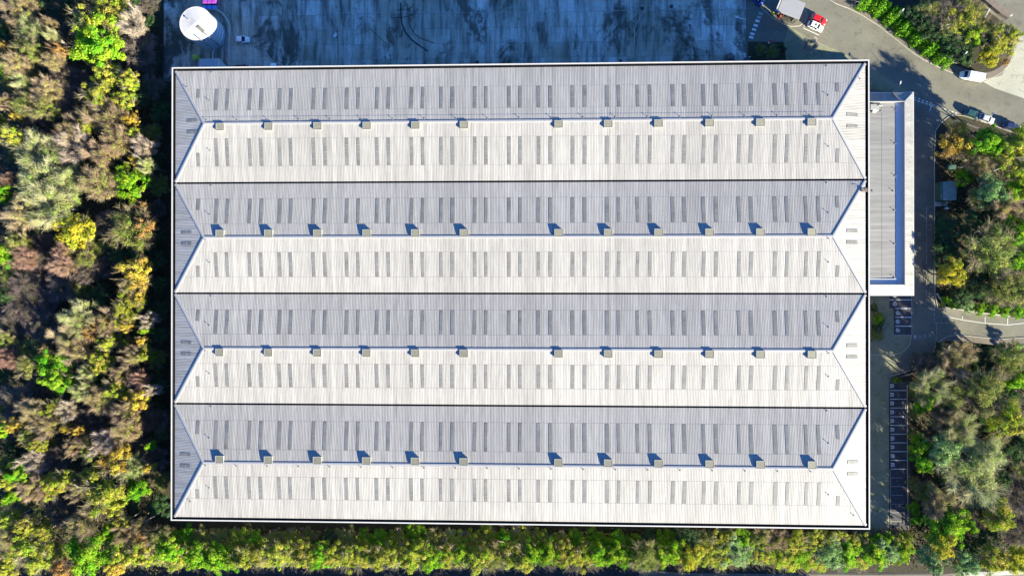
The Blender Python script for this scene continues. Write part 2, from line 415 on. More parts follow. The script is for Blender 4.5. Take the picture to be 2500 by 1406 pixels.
# parking bay lines and symbols
for y, x0 in ((732, 2187), (753, 2186), (774.5, 2186), (796, 2186)): line('bay_line', [(x0, y), (2225, y)], 0.17, 'paint_white', bay_a, MZ)
line('bay_line', [(2171, 732), (2182, 732)], 0.17, 'paint_white', bay_a, MZ); line('bay_line', [(2225.5, 690), (2226, 817)], 0.10, 'paint_worn', bay_a, MZ)
line('bay_line', [(2182, 818), (2225, 818)], 0.12, 'paint_worn', bay_a, MZ)
def ring_mesh(name, segs):
    mb = MB(); mb.sheet = True
    for pts, w in segs: mb.ribbon(pts, w, 0, 0)
    return mb.mesh(name)
circ = lambda r, a0, a1, n=14: [(r*math.cos(math.radians(a0 + (a1-a0)*k/n)), r*math.sin(math.radians(a0 + (a1-a0)*k/n))) for k in range(n+1)]
wheel = ring_mesh('wheelchair_symbol', [(circ(0.46, 60, 390), 0.15), ([(-0.28, 0.22), (-0.02, 0.10), (0.0, -0.22)], 0.13), ([(0.0, 0.0), (0.25, 0.05)], 0.12), (circ(0.08, 0, 360, 6), 0.14)])
for a, b in ((2184, 721), (2184.5, 742), (2192, 764), (2192, 785), (2192, 806)):
    p = P(a, b); link('wheelchair_symbol', wheel, M['paint_white'], bay_a, loc=(p.x, p.y, MZ))
carsym = ring_mesh('parking_symbol', [([(-.42,-.42),(.30,-.42),(.45,-.25),(.45,.25),(.30,.42),(-.42,.42)], .15), ([(-.42,.42),(-.28,.12),(-.28,-.12),(-.42,-.42)], .13), ([(.0,-.40),(.0,.40)], .12), ([(.25,-.2),(.25,.2)], .12)])
for k in range(10):
    a, b = 2177 + k * 0.22, 941.5 + k * 21.35
    p = P(a, b); link('parking_symbol', carsym, M['paint_white'], bay_b, loc=(p.x, p.y, MZ))
for k in range(16):
    y = 952.7 + k * 21.3; worn = k > 9
    line('bay_line', [(2173 + k*0.2, y), (2213 - (8 if worn else 0), y)], 0.15 if not worn else 0.10, 'paint_white' if not worn else 'paint_worn', bay_b, MZ)
line('bay_line', [(2173, 1145), (2175, 1290)], 0.10, 'paint_worn', bay_b, MZ)

# raised verges, pavements and kerbs
def verge(name, pts, mat, z=0.13):
    mb = MB(); w = px(pts); n = len(w)
    mb.add([(p.x, p.y, z) for p in w] + [(p.x, p.y, 0.0) for p in w], [tuple(range(n))] + [(k, (k+1) % n, n + (k+1) % n, n + k) for k in range(n)])
    o = mb.build(name, M[mat]); o['kind'] = 'structure'; return o
def kerb(pts, parent, w=0.16, z=0.145): return MB().ribbon(px(pts), w, 0.0, z).build('kerb', M['kerb_stone'], parent)
NE_K = [(1990, -22), (2040, 10), (2070, 21), (2099, 35), (2143, 63), (2188, 98), (2225, 128), (2253, 146), (2290, 164), (2325, 179), (2345, 189), (2372, 198), (2400, 197), (2425, 190), (2446, 178), (2463, 158), (2474, 132), (2480, 103)]
NE_I = [(2030, -22), (2057, 0), (2112, 20), (2169, 54), (2225, 98), (2267, 133), (2299, 150), (2354, 168), (2382, 180), (2402, 180), (2424, 174), (2443, 163), (2458, 146), (2468, 124), (2475, 103)]
pav = verge('pavement', NE_K + NE_I[::-1], 'pavement', 0.14); kerb(NE_K, pav)
verge('verge', NE_I + [(2474, 72), (2440, 50), (2404, 22), (2388, -40), (2030, -40)], 'leaf_litter', 0.12)
E_K = [(2289, 752), (2282, 716), (2281.5, 600), (2281, 459), (2281, 366), (2284, 320), (2295, 302), (2314, 287), (2328, 281), (2354, 284), (2410, 302), (2458, 319), (2530, 345)]
vm = verge('verge', E_K + [(2545, 345), (2545, 784), (2465, 773), (2384, 764), (2306, 752)], 'leaf_litter', 0.12); kerb(E_K, vm)
S_K = [(2530, 822), (2500, 824), (2437, 828), (2391, 823), (2336, 817), (2314, 821), (2299, 828), (2286, 841), (2277, 860), (2262, 878), (2240, 898), (2206, 910), (2173, 917)]
S_I = [(2173, 924), (2212, 918), (2247, 906), (2270, 886), (2286, 866), (2295, 845), (2303, 832), (2320, 832), (2391, 838), (2437, 843), (2500, 842), (2530, 842)]
pv2 = verge('pavement', S_K + S_I[::-1], 'pavement', 0.14); kerb(S_K, pv2)
verge('verge', S_I + [(2545, 842), (2545, 1388), (2219, 1372), (2216, 1290), (2214.5, 931), (2173, 930)], 'leaf_litter', 0.10)
kp = sheet('grass_patch', px([(2172, 924), (2200, 926), (2200, 932), (2172, 932)]), 0.15, 'moss_grass')
kerb([(2214.5, 940), (2215, 1100), (2216.5, 1290)], bay_b, 0.2, 0.13)
kerb([(2090, 866), (2175, 866.5), (2195, 863), (2210, 854), (2221, 840), (2225.5, 818)], apron, 0.14, 0.10)
# the planted bed at the yard corner and the island under the gatehouse
bed = verge('planting_bed', [(1826, 103), (1912, 104), (1926, 200), (1826, 200)], 'leaf_litter', 0.16)
isl = [(1852, 12), (1868, 30), (1890, 48), (1912, 60), (1932, 66), (1952, 64), (1964, 55), (1970, 42), (1968, 28), (1955, 15), (1930, -12), (1880, -30), (1856, -20)]
islo = verge('traffic_island', isl, 'asphalt', 0.13); kerb(isl + isl[:1], islo)
st_v = verge('verge', [(1925, 66), (1936, 72), (1975, 92), (2040, 122), (2110, 156), (2160, 186), (2213, 222), (2175, 226), (2110, 215), (2040, 195), (1912, 195), (1912, 104), (1918, 90)], 'mossy_apron', 0.09)
# dark track along the bottom with its rails
tr = sheet('railway_bed', px([(-60, 1402), (400, 1376), (1250, 1382), (1660, 1396), (2560, 1398), (2560, 1560), (-60, 1560)]), 0.02, 'ballast')
for pts in ([(380, 1386.5), (1250, 1398), (1330, 1399)], [(380, 1401), (1100, 1410)]):
    MB().ribbon(px(pts), 0.09, 0.02, 0.17).build('rail', M['dark_steel'], tr)
path = sheet('footpath', px([(1560, 1391), (1680, 1398), (2100, 1402), (2300, 1401), (2360, 1396), (2520, 1390), (2520, 1420), (1560, 1420)]), 0.035, 'pavement')
pw = verge('edging_wall', [(2345, 1394), (2420, 1391), (2500, 1387), (2520, 1386), (2520, 1396), (2420, 1402), (2352, 1406)], 'wall_concrete', 0.8)

# ------------------------------------------------------------------ warehouse
wh = empty('warehouse', ((BX0 + BX1) / 2, (BY0 + BY1) / 2, 0))
tag(wh, 'huge warehouse with four parallel hipped grey metal roofs and many rooflights', 'warehouse')
WO = Vector(wh.location)
def W(name, mb, mat, parent=wh):
    """build a mesh given in world coordinates as a child of the warehouse"""
    o = mb.build(name, M[mat], parent) if isinstance(mb, MB) else link(name, mb, M[mat], parent)
    if parent is wh: o.location = -WO
    return o
# walls, one mesh per side, set in under the parapet
T = 0.3
W('wall', MB().box((BX0+.1, BY0+.1, 0), (BX1-.1, BY0+.1+T, EAVE-.9)), 'cladding'); W('wall', MB().box((BX0+.1, BY1-.1-T, 0), (BX1-.1, BY1-.1, EAVE-.9)), 'cladding')
W('wall', MB().box((BX0+.1, BY0+.1+T, 0), (BX0+.1+T, BY1-.1-T, EAVE-.9)), 'cladding'); W('wall', MB().box((BX1-.1-T, BY0+.1+T, 0), (BX1-.1, BY1-.1-T, EAVE-.9)), 'cladding')
PW = 0.32
for a, b in (((BX0, BY0), (BX1, BY0+PW)), ((BX0, BY1-PW), (BX1, BY1)), ((BX0, BY0+PW), (BX0+PW, BY1-PW)), ((BX1-PW, BY0+PW), (BX1, BY1-PW))):
    W('parapet', MB().box((a[0], a[1], EAVE-0.9), (b[0], b[1], EAVE)), 'parapet_white')
GW = 0.58                                    # gutter width
RX0, RX1 = BX0 + PW + GW, BX1 - PW - GW      # roof eave lines
RY1, RY0 = BY1 - PW - GW, BY0 + PW + GW
ZG = EAVE - 0.75
for a, b in (((BX0+PW, BY0+PW), (BX1-PW, RY0+.15)), ((BX0+PW, RY1-.15), (BX1-PW, BY1-PW)), ((BX0+PW, RY0+.15), (RX0+.15, RY1-.15)), ((RX1-.15, RY0+.15), (BX1-PW, RY1-.15))):
    W('perimeter_gutter', MB().box((a[0], a[1], ZG-.3), (b[0], b[1], ZG)), 'gutter')
LZ = EAVE - 0.03
for a, b in (((BX0+PW+.002, BY0+PW+.002), (BX1-PW-.002, BY0+PW+.06)), ((BX0+PW+.002, BY1-PW-.06), (BX1-PW-.002, BY1-PW-.002)), ((BX0+PW+.002, BY0+PW+.06), (BX0+PW+.06, BY1-PW-.06)), ((BX1-PW-.06, BY0+PW+.06), (BX1-PW-.002, BY1-PW-.06))):
    W('gutter_lining', MB().box((a[0], a[1], ZG + .002), (b[0], b[1], LZ)), 'gutter')
VAL = [28.12, -0.80, -29.74]; VG = 0.24
for v in VAL:
    W('valley_gutter', MB().box((RX0+.16, v-VG-.15, ZG-.28), (RX1-.16, v+VG+.15, ZG+.02)), 'gutter')
BAYS = [(RY1, VAL[0]+VG, 43.30), (VAL[0]-VG, VAL[1]+VG, 13.70), (VAL[1]-VG, VAL[2]+VG, -15.12), (VAL[2]-VG, RY0, -44.75)]
XA0, XA1 = -86.32, 74.65                     # hip apexes
ZE, ZR = EAVE - 0.30, EAVE + 1.48
PITCHW = 0.4; RH = 0.022
PROF = [(0.0, 0), (0.22, 0), (0.26, RH), (0.36, RH)]   # trapezoidal rib

def profile(u0, u1):
    out = [(u0, 0.0)]; k = math.floor(u0 / PITCHW)
    while True:
        for du, h in PROF:
            u = k * PITCHW + du
            if u >= u1: out.append((u1, 0.0)); return out
            if u > u0 + 1e-4: out.append((u, h))
        k += 1

def slope(name, mat, u0, u1, ve, vend, zfun, swap, laps):
    """corrugated slope; u across the ribs, v down the fall; vend(u) where a rib line stops"""
    pr = profile(u0, u1); vs = []; fs = []
    for u, h in pr:
        e = vend(u)
        for v in (ve, e): vs.append(((v, u) if swap else (u, v)) + (zfun(v) + h,))
    for i in range(len(pr) - 1): fs.append((2*i, 2*i+2, 2*i+3, 2*i+1))
    mb = MB(); mb.sheet = True; mb.add(vs, fs); me = mb.mesh(name)
    if me.polygons[len(me.polygons)//2].normal.z < 0: me.flip_normals()
    return W(name, me, mat)

for (yt, yb, yr) in BAYS:
    for ye in (yt, yb):
        zf = lambda v, ye=ye, yr=yr: ZE + (ZR - ZE) * (v - ye) / (yr - ye)
        def vend(u, ye=ye, yr=yr):
            t = min(1.0, (u - RX0) / (XA0 - RX0), (RX1 - u) / (RX1 - XA1)); return ye + (yr - ye) * max(0.0, t)
        slope('roof_slope', 'roof_sheet_x', RX0, RX1, ye, vend, zf, False, None)
    for xe, xa in ((RX0, XA0), (RX1, XA1)):
        zf = lambda v, xe=xe, xa=xa: ZE + (ZR - ZE) * (v - xe) / (xa - xe)
        def vend(u, xe=xe, xa=xa, yt=yt, yb=yb, yr=yr):
            t = (yt - u) / (yt - yr) if u > yr else (u - yb) / (yr - yb); return xe + (xa - xe) * max(0.0, min(1.0, t))
        slope('hip_slope', 'roof_sheet_y', yb, yt, xe, vend, zf, True, None)
    # eave closures so that the sheets have an edge
    # ridge cap and hip flashings: folded strips lying proud of the sheets
    dz = 0.15; rw = 0.34
    zs = lambda d, half: (ZR - ZE) * d / half
    mb = MB(); mb.sheet = True
    mb.add([(XA0, yr-rw, ZR-zs(rw, yr-yb)+dz), (XA1, yr-rw, ZR-zs(rw, yr-yb)+dz), (XA1, yr, ZR+dz+.02), (XA0, yr, ZR+dz+.02), (XA1, yr+rw, ZR-zs(rw, yt-yr)+dz), (XA0, yr+rw, ZR-zs(rw, yt-yr)+dz),
            (XA0, yr-rw, ZR-zs(rw, yr-yb)+.0), (XA1, yr-rw, ZR-zs(rw, yr-yb)+.0), (XA1, yr+rw, ZR-zs(rw, yt-yr)+.0), (XA0, yr+rw, ZR-zs(rw, yt-yr)+.0)],
           [(0,1,2,3), (3,2,4,5), (6,7,1,0), (5,4,8,9)])
    W('ridge_cap', mb, 'flashing')
    for xe, xa in ((RX0, XA0), (RX1, XA1)):
        for ye in (yt, yb):
            a = Vector((xe, ye, ZE + dz)); b = Vector((xa, yr, ZR + dz + .02))
            ux = Vector((math.copysign(1, xa - xe), 0)); hw = 0.30
            # offsets across the hip: one side lies on the hip slope, the other on the long slope
            kx = (ZR - ZE) / abs(xa - xe); ky = (ZR - ZE) / abs(yr - ye)
            d = Vector((b.x - a.x, b.y - a.y)).normalized(); nn = Vector((-d.y, d.x)) * hw
            def drop(off):
                # lower side of either plane below the hip line at this sideways offset
                e1 = off.x * math.copysign(1, xa - xe) * kx; e2 = off.y * math.copysign(1, yr - ye) * ky
                return min(e1, e2)
            mb = MB(); mb.sheet = True; vs = []
            for p in (a, b):
                for off in (nn, Vector((0, 0)), -nn): vs.append((p.x + off.x, p.y + off.y, p.z + drop(off)))
            for p in (a, b):
                for off in (nn, -nn): vs.append((p.x + off.x, p.y + off.y, p.z + drop(off) - dz))
            mb.add(vs, [(0,3,4,1), (1,4,5,2), (0,6,8,3), (2,5,9,7)])
            W('hip_flashing', mb, 'flashing')

def zroof(x, y):
    """height of the plain roof plane"""
    best = None
    for (yt, yb, yr) in BAYS:
        if yb <= y <= yt:
            ty = (yt - y) / (yt - yr) if y > yr else (y - yb) / (yr - yb)
            tx = min((x - RX0) / (XA0 - RX0), (RX1 - x) / (RX1 - XA1))
            return ZE + (ZR - ZE) * max(0.0, min(1.0, ty, tx))
    return ZG

# rooflights: translucent profiled sheets, with cross laps
def rooflight_mesh(name, L, panes, w=0.86):
    mb = MB(); n = 10; mb.sheet = True; z0 = 0.042; vs = []
    xs = [-w/2 + w*k/(n) for k in range(n+1)]
    for k, x in enumerate(xs):
        h = z0 + (0.010 if k % 3 == 1 else 0.0)
        vs += [(x, -L/2, h), (x, L/2, h)]
    mb.add(vs, [(2*k, 2*k+2, 2*k+3, 2*k+1) for k in range(n)])
    mb.add([(-w/2, -L/2, 0), (-w/2, L/2, 0), (-w/2, -L/2, z0), (-w/2, L/2, z0), (w/2, -L/2, 0), (w/2, L/2, 0), (w/2, -L/2, z0), (w/2, L/2, z0)], [(0,1,3,2), (4,6,7,5)])
    me = mb.mesh(name); me.materials.append(M['rooflight'])
    nf = len(me.polygons)
    mb2 = MB()
    for k in range(1, panes):
        y = -L/2 + L*k/panes; mb2.box((-w/2, y-.04, z0+.002), (w/2, y+.04, z0+.022))
    if panes > 1:
        me2 = mb2.mesh(name + '_lap'); bm = bmesh.new(); bm.from_mesh(me); bm.from_mesh(me2)
        for f in list(bm.faces)[nf:]: f.material_index = 1
        bm.to_mesh(me); bm.free(); me.materials.append(M['lap_strip'])
    return me
RLX = [-83.5,-80.6,-74.6,-71.6,-66.7,-63.8,-57.8,-54.8,-49.1,-46.1,-41.2,-38.2,-32.2,-29.3,-24.5,-21.6,-15.8,-12.9,-7.0,-4.1,0.6,3.6,9.3,12.4,18.1,21.1,25.9,29.0,34.8,37.7,42.6,45.7,51.5,54.5,60.5,63.5,68.3,71.4]
# per bay: (N slope top, bottom), end piece bottom; (S slope top, bottom), end piece top
RLY = [((52.5, 46.8), 50.2, (39.4, 32.4), 35.8), ((23.8, 17.3), 20.9, (9.8, 3.5), 6.3), ((-5.2, -11.4), -8.0, (-19.1, -25.2), -22.5), ((-34.1, -41.3), -37.5, (-48.4, -54.3), -51.9)]
HIPL = [((-91.4, -88.4), (44.3, 41.4)), ((-93.0, -90.0), (15.1, 12.2)), ((-93.0, -90.0), (-13.7, -16.6)), ((-93.2, -90.2), (-42.9, -45.9))]
HIPR = [(2064, 2095, 281, 309), (2064, 2094, 564, 592), (2064, 2094, 843, 871), (2066, 2096, 1127, 1156)]
def place_light(me, x, y, hip=0):
    for (yt, yb, yr) in BAYS:
        if yb <= y <= yt:
            ky = (ZR - ZE) / (yr - yt) if y > yr else (ZR - ZE) / (yr - yb)
    kx = (ZR - ZE) / (XA0 - RX0)
    if hip == 0: rot = (math.atan(ky), 0, 0)
    else: rot = (0, -math.atan(kx) * hip, 0)
    if hip:
        rot = (Matrix.Rotation(-math.atan(kx) * hip, 3, 'Y') @ Matrix.Rotation(math.pi/2, 3, 'Z')).to_euler()
    zz = ZE + kx * (x - RX0) if hip == 1 else ZE + kx * (RX1 - x) if hip == -1 else zroof(x, y)
    return link('rooflight', me, None, wh, loc=(x - WO.x, y - WO.y, zz + 0.015), rot=rot)
rl_end = None
for bi, ((nt_, nb), ne, (st_, sb), se) in enumerate(RLY):
    meN = rooflight_mesh('rooflight_n', nt_ - nb, 2); meS = rooflight_mesh('rooflight_s', st_ - sb, 4)
    meNe = rooflight_mesh('rooflight_ne', nt_ - ne, 1); meSe = rooflight_mesh('rooflight_se', se - sb, 1)
    for x in RLX:
        place_light(meN, x, (nt_ + nb) / 2); place_light(meS, x, (st_ + sb) / 2)
    for x in (-88.4, 76.2):
        place_light(meNe, x, (nt_ + ne) / 2); place_light(meSe, x, (se + sb) / 2)
    meH = rooflight_mesh('rooflight_h', 3.0, 2)
    (xa, xb), ys = HIPL[bi]
    for y in ys: place_light(meH, (xa + xb) / 2, y, 1)
    x0, x1, ya, yb2 = HIPR[bi]
    for yy in (ya, yb2):
        p = P((x0 + x1) / 2, yy, EAVE + 0.2); place_light(meH, p.x, p.y, -1)

# end laps of the sheets: thin raised lines across each long slope
for (yt, yb, yr), ((nt_, nb), ne, (st_, sb), se) in zip(BAYS, RLY):
    for y in (nt_ + .06, nb - .06, st_ + .06, sb - .06):
        t = (yt - y) / (yt - yr) if y > yr else (y - yb) / (yr - yb)
        xa, xb = RX0 + (XA0 - RX0) * t + .4, RX1 - (RX1 - XA1) * t - .4
        z = zroof(0, y)
        W('sheet_lap', MB().box((xa, y - .025, z + .005), (xb, y + .025, z + RH + .004)), 'lap_strip')

# ridge ventilators
VX = [-82.0, -69.2, -56.4, -43.6, -31.0, -18.5, 5.7, 18.3, 31.0, 43.8, 56.5, 69.3]
VYp = [(313, 1), (567.5, -1), (859, 1), (1118, -1)]
vb = MB(); vb.box((-1.02, -0.92, -0.55), (1.02, 0.92, 0.30)); vb.box((-1.08, -0.98, 0.34), (1.08, -0.88, 0.46)); vb.box((-1.08, 0.88, 0.34), (1.08, 0.98, 0.46)); vb.box((-1.08, -0.88, 0.34), (-0.98, 0.88, 0.46)); vb.box((0.98, -0.88, 0.34), (1.08, 0.88, 0.46))
v_body = vb.mesh('vent_body'); v_body.materials.append(M['vent_side'])
v_gap_shade = MB().box((-0.975, -0.875, 0.302), (0.975, 0.875, 0.315)).mesh('gap_shade'); v_gap_shade.materials.append(M['dark_steel'])  # dark plate under the slats, painting the shade of the gaps
sl = MB(); sl.add([(-.975, -.1, 0), (.975, -.1, 0), (.975, .08, .07), (-.975, .08, .07), (-.975, -.1, -.03), (.975, -.1, -.03), (.975, .08, .04), (-.975, .08, .04)], [(0,1,2,3),(7,6,5,4),(0,4,5,1),(2,6,7,3),(1,5,6,2),(0,3,7,4)])
v_slat = sl.mesh('slat'); v_slat.materials.append(M['vent_top'])
for (vy, sgn), (yt, yb, yr) in zip(VYp, BAYS):
    y = yr - 0.98 if sgn > 0 else yr + 0.95
    for x in VX:
        z = zroof(x, y) + 0.08
        v = link('ridge_vent', v_body, None, wh, loc=(x - WO.x, y - WO.y, z))
        link('louvre_gap_shade', v_gap_shade, None, v, loc=(0, 0, 0))
        for k in range(7): link('slat', v_slat, None, v, loc=(0, -0.75 + 0.25 * k, 0.37))

# fall-arrest posts with base plates, and the steel lines between them
pm = MB(); pm.cbox((0, 0, 0.03), (0.34, 0.34, 0.05)); pm.tube((0, 0, 0.05), (0, 0, 0.42), 0.055, 0.055, 6); pm.cbox((0, 0, 0.45), (0.2, 0.12, 0.08))
post_me = pm.mesh('anchor_post'); post_me.materials.append(M['galv'])
POSTS = []
for bi, (yt, yb, yr) in enumerate(BAYS):
    if bi == 0: POSTS += [(x, yr + 0.75) for x in np.arange(-85.8, 75, 8.15)]
    if bi == 3: POSTS += [(x, yr - 0.75) for x in np.arange(-85.8, 75, 8.15)]
    if bi in (1, 2): POSTS += [(-86.0, yr - .6), (73.5, yr - .6)]
    for x in (-85.2, 73.8):
        POSTS += [(x, (yt + yr) / 2 - 1.2), (x, (yb + yr) / 2 + .6), (x, yt - 0.6)]
POSTS += [(-91.5, 53.0), (82, 53.6), (-90.4, -55.2), (80.3, -56.8)]
for x, y in POSTS:
    link('anchor_post', post_me, None, wh, loc=(x - WO.x, y - WO.y, zroof(x, y) + 0.03))
for bi, off in ((0, 0.75), (3, -0.75)):
    yr = BAYS[bi][2]; z = zroof(0, yr + off) + 0.46
    W('safety_line', MB().bar((-85.8, yr + off, z), (73.8, yr + off, z), 0.025), 'galv')
# step-over between the warehouse gutter and the lower office roof
p = P(2112, 464, EAVE + 0.5)
so = MB(); so.box((-0.8, -0.38, -0.5), (0.85, 0.38, -0.3)); so.box((-0.8, -0.38, -0.3), (-0.2, 0.38, 0.0)); so.box((0.35, -0.38, -1.0), (0.85, 0.38, -0.52))
for yy in (-0.36, 0.36): so.bar((-0.8, yy, 0.6), (0.8, yy, 0.5), 0.05); so.bar((-0.78, yy, -0.4), (-0.78, yy, 0.6), 0.05); so.bar((0.8, yy, -0.9), (0.8, yy, 0.5), 0.05)
o = so.build('access_step', M['brick_pale'], wh); o.location = (p.x - WO.x, p.y - WO.y, EAVE + 0.35)

# ------------------------------------------------------------------ office wing on the right
oz = 7.1; rz_ = 8.90; fz = 7.95
A = P(2232, 225, oz); B = P(2231, 722, oz)
OX1 = (A.x + B.x) / 2; OY1, OY0 = A.y, B.y; OX0 = BX1 + 0.02
off = empty('office_wing', ((OX0 + OX1) / 2, (OY0 + OY1) / 2, 0)); tag(off, 'low office wing with sunken flat roof against the warehouse right wall', 'building')
OO = Vector(off.location)
def O(name, mb, mat):
    o = mb.build(name, M[mat], off) if isinstance(mb, MB) else link(name, mb, M[mat], off)
    o.location = -OO; return o
O('wall', MB().box((OX0, OY0 + .3, 0), (OX1 - .3, OY0 + .6, oz - .15)), 'brick_pale'); O('wall', MB().box((OX0, OY1 - .6, 0), (OX1 - .3, OY1 - .3, oz - .15)), 'brick_pale'); O('wall', MB().box((OX1 - .6, OY0 + .6, 0), (OX1 - .3, OY1 - .6, oz - .15)), 'brick_pale')
for a, b in (((OX0, OY0), (OX1, OY0 + .22)), ((OX0, OY1 - .22), (OX1, OY1)), ((OX1 - .22, OY0 + .22), (OX1, OY1 - .22))):
    O('eave_gutter', MB().box((a[0], a[1], oz - .2), (b[0], b[1], oz)), 'parapet_white')
IX1, IY1, IY0 = OX1 - 3.2, OY1 - 2.85, OY0 + 2.75
ex, en, es = OX1 - .2, OY1 - .2, OY0 + .2
def rib_slope(name, quad, n, mat, rh=0.028):
    """ribbed slope between two edges: quad = eave a,b, ridge b',a'"""
    a, b, c, d = [Vector(q) for q in quad]; mb = MB(); mb.sheet = True; vs = []
    for k in range(n + 1):
        h = rh if k % 3 == 1 else 0; t = k / n
        for s, e in ((a, b), (d, c)):
            q = s.lerp(e, t); vs.append((q.x, q.y, q.z + h))
    mb.add(vs, [(2*k, 2*k+2, 2*k+3, 2*k+1) for k in range(n)])
    me = mb.mesh(name)
    if me.polygons[n//2].normal.z < 0: me.flip_normals()
    return O(name, me, mat)
rib_slope('mansard_slope', [(ex, es, oz), (ex, en, oz), (IX1, IY1, rz_), (IX1, IY0, rz_)], 480, 'mansard_sheet_y')
rib_slope('mansard_slope', [(OX0, es, oz), (ex, es, oz), (IX1, IY0, rz_), (OX0, IY0, rz_)], 110, 'mansard_sheet_x')
xs = P(2175, 226, oz).x; xs2 = P(2196, 248, rz_).x
rib_slope('mansard_slope', [(OX0, en, oz), (xs, en, oz), (xs2, IY1, rz_), (OX0, IY1, rz_)], 54, 'mansard_sheet_x', 0.0)
rib_slope('mansard_slope', [(xs, en, oz + .72), (ex, en, oz + .05), (IX1, IY1, rz_ + .06), (xs2, IY1, rz_ + .06)], 50, 'mansard_sheet_x', 0.004)
O('hip_cheek', MB().add([(xs, en, oz), (xs, en, oz + .72), (xs2, IY1, rz_ + .06), (ex, en, oz)], [(0, 2, 1), (0, 1, 3)]), 'flashing')
for a, b in (((ex, en, oz + .12), (IX1, IY1, rz_ + .12)), ((ex, es, oz + .08), (IX1, IY0, rz_ + .08))): O('hip_flashing', MB().bar(a, b, 0.22, 0.06), 'flashing')
# inner upstands and the flat roof
O('upstand', MB().box((IX1 - .16, IY0 + .16, fz - .2), (IX1, IY1 - .16, rz_ + .03)), 'flashing'); O('upstand', MB().box((OX0, IY0, fz - .2), (IX1, IY0 + .16, rz_ + .03)), 'flashing'); O('upstand', MB().box((OX0, IY1 - .16, fz - .2), (IX1, IY1, rz_ + .03)), 'flashing')
mb = MB(); mb.sheet = True; vs = []; n = 440
for k in range(n + 1):
    y = IY0 + .16 + (IY1 - IY0 - .32) * k / n; h = RH if k % 3 == 1 else 0
    vs += [(OX0, y, fz + .22 + h), (IX1 - .16, y, fz + h)]
mb.add(vs, [(2*k, 2*k+1, 2*k+3, 2*k+2) for k in range(n)]); me = mb.mesh('flat_roof'); O('flat_roof', me, 'roof_sheet_flat')
O('painted_shade_strip', MB().box((IX1 - .16 - 1.8, IY0 + .17, fz - .05), (IX1 - .162, IY1 - .17, fz + .09)), 'pale_shade_paint')  # added pale strip, sized to the upstand's shadow so the shade shows bluer
O('painted_shade_strip', MB().box((OX0 + .01, IY0 + .162, fz - .05), (IX1 - .16 - 1.81, IY0 + .16 + 1.5, fz + .26)), 'pale_shade_paint')  # same added pale strip inside the lower upstand's shadow
for t in (0.5,): O('sheet_lap', MB().box((OX0 + (IX1-OX0)*t - .03, IY0 + .5, fz + .14 - .22*t*.5), (OX0 + (IX1-OX0)*t + .03, IY1 - .5, fz + .22*(1-t) + RH + .02)), 'lap_strip')
for a, b in ((2188, 270), (2151, 272), (2186, 351), (2186, 430), (2184, 514), (2184, 596), (2184, 678), (2130, 467), (2181, 467)):
    p = P(a, b, fz + .2); link('anchor_post', post_me, None, off, loc=(p.x - OO.x, p.y - OO.y, fz + .08 + .22 * (IX1 - p.x) / (IX1 - OX0)))
# air handling plant in the corner
p = P(2134, 262, fz + .6); ac = MB()
ac.box((-1.1, -0.7, -.8), (0.5, 0.6, 0.35)); ac.box((0.55, -0.9, -.8), (1.2, 0.3, 0.1)); ac.tube((0.5, 0.35, -.2), (2.2, 0.5, -.3), 0.22, n=8)
o = ac.build('air_handling_unit', M['vent_side'], off); o.location = (p.x - OO.x, p.y - OO.y, fz + .75)
duct = MB(); duct.cbox((0, 0, 0), (1.0, 0.8, 0.6)); o = duct.build('condenser', M['tank_white'], off); o.location = (p.x - OO.x + .1, p.y - OO.y - .9, fz + .5)

# ------------------------------------------------------------------ water tank, pump house and bund
c = P(477.5, 57, 8.5); TR = 4.40
tank = empty('water_tank', (c.x, c.y, 0)); tag(tank, 'tall round water tank with white ribbed roof in the yard corner', 'tank')
n = 40; mb = MB(); vs = []; fs = []
for zi, z in enumerate((0.0, 8.2)):
    for k in range(n): t = 2*math.pi*k/n; vs.append((TR*math.cos(t), TR*math.sin(t), z))
mb.add(vs, [(k, (k+1) % n, n+(k+1) % n, n+k) for k in range(n)]); link('shell', mb.mesh('shell'), M['tank_shell'], tank)
for z in (1.2, 2.6, 4.0, 5.4, 6.8):
    mb = MB(); q = [(math.cos(2*math.pi*k/n), math.sin(2*math.pi*k/n)) for k in range(n+1)]
    mb.ribbon([(a*(TR+.03), b*(TR+.03)) for a, b in q], 0.08, z, z+.1); mb.build('ring_joint', M['galv'], tank)
# roof: low cone of corrugated sheet running one way
mb = MB(); mb.sheet = True; ang = math.radians(38); ca, sa = math.cos(ang), math.sin(ang)
m_ = 66
rowsv = []
for i in range(m_ + 1):
    u = -TR*1.02 + 2.04*TR*i/m_; hlf = math.sqrt(max(0.0, (TR*1.02)**2 - u*u)); h = 0.05 if i % 3 == 1 else 0
    for s_ in (-1, 0, 1):
        v = s_*hlf; r = math.hypot(u, v); rowsv.append((u*ca - v*sa, u*sa + v*ca, 8.22 + 0.55*(1 - r/(TR*1.02)) + h))
mb.add(rowsv, [(3*i+j_, 3*i+3+j_, 3*i+4+j_, 3*i+1+j_) for i in range(m_) for j_ in (0, 1)])
me = mb.mesh('roof')
if me.polygons[m_].normal.z < 0: me.flip_normals()
link('roof', me, M['tank_white'], tank)
mb = MB(); mb.ribbon([(a*(TR+.06), b*(TR+.06)) for a, b in q], 0.18, 8.02, 8.26); mb.build('rim', M['tank_white'], tank)
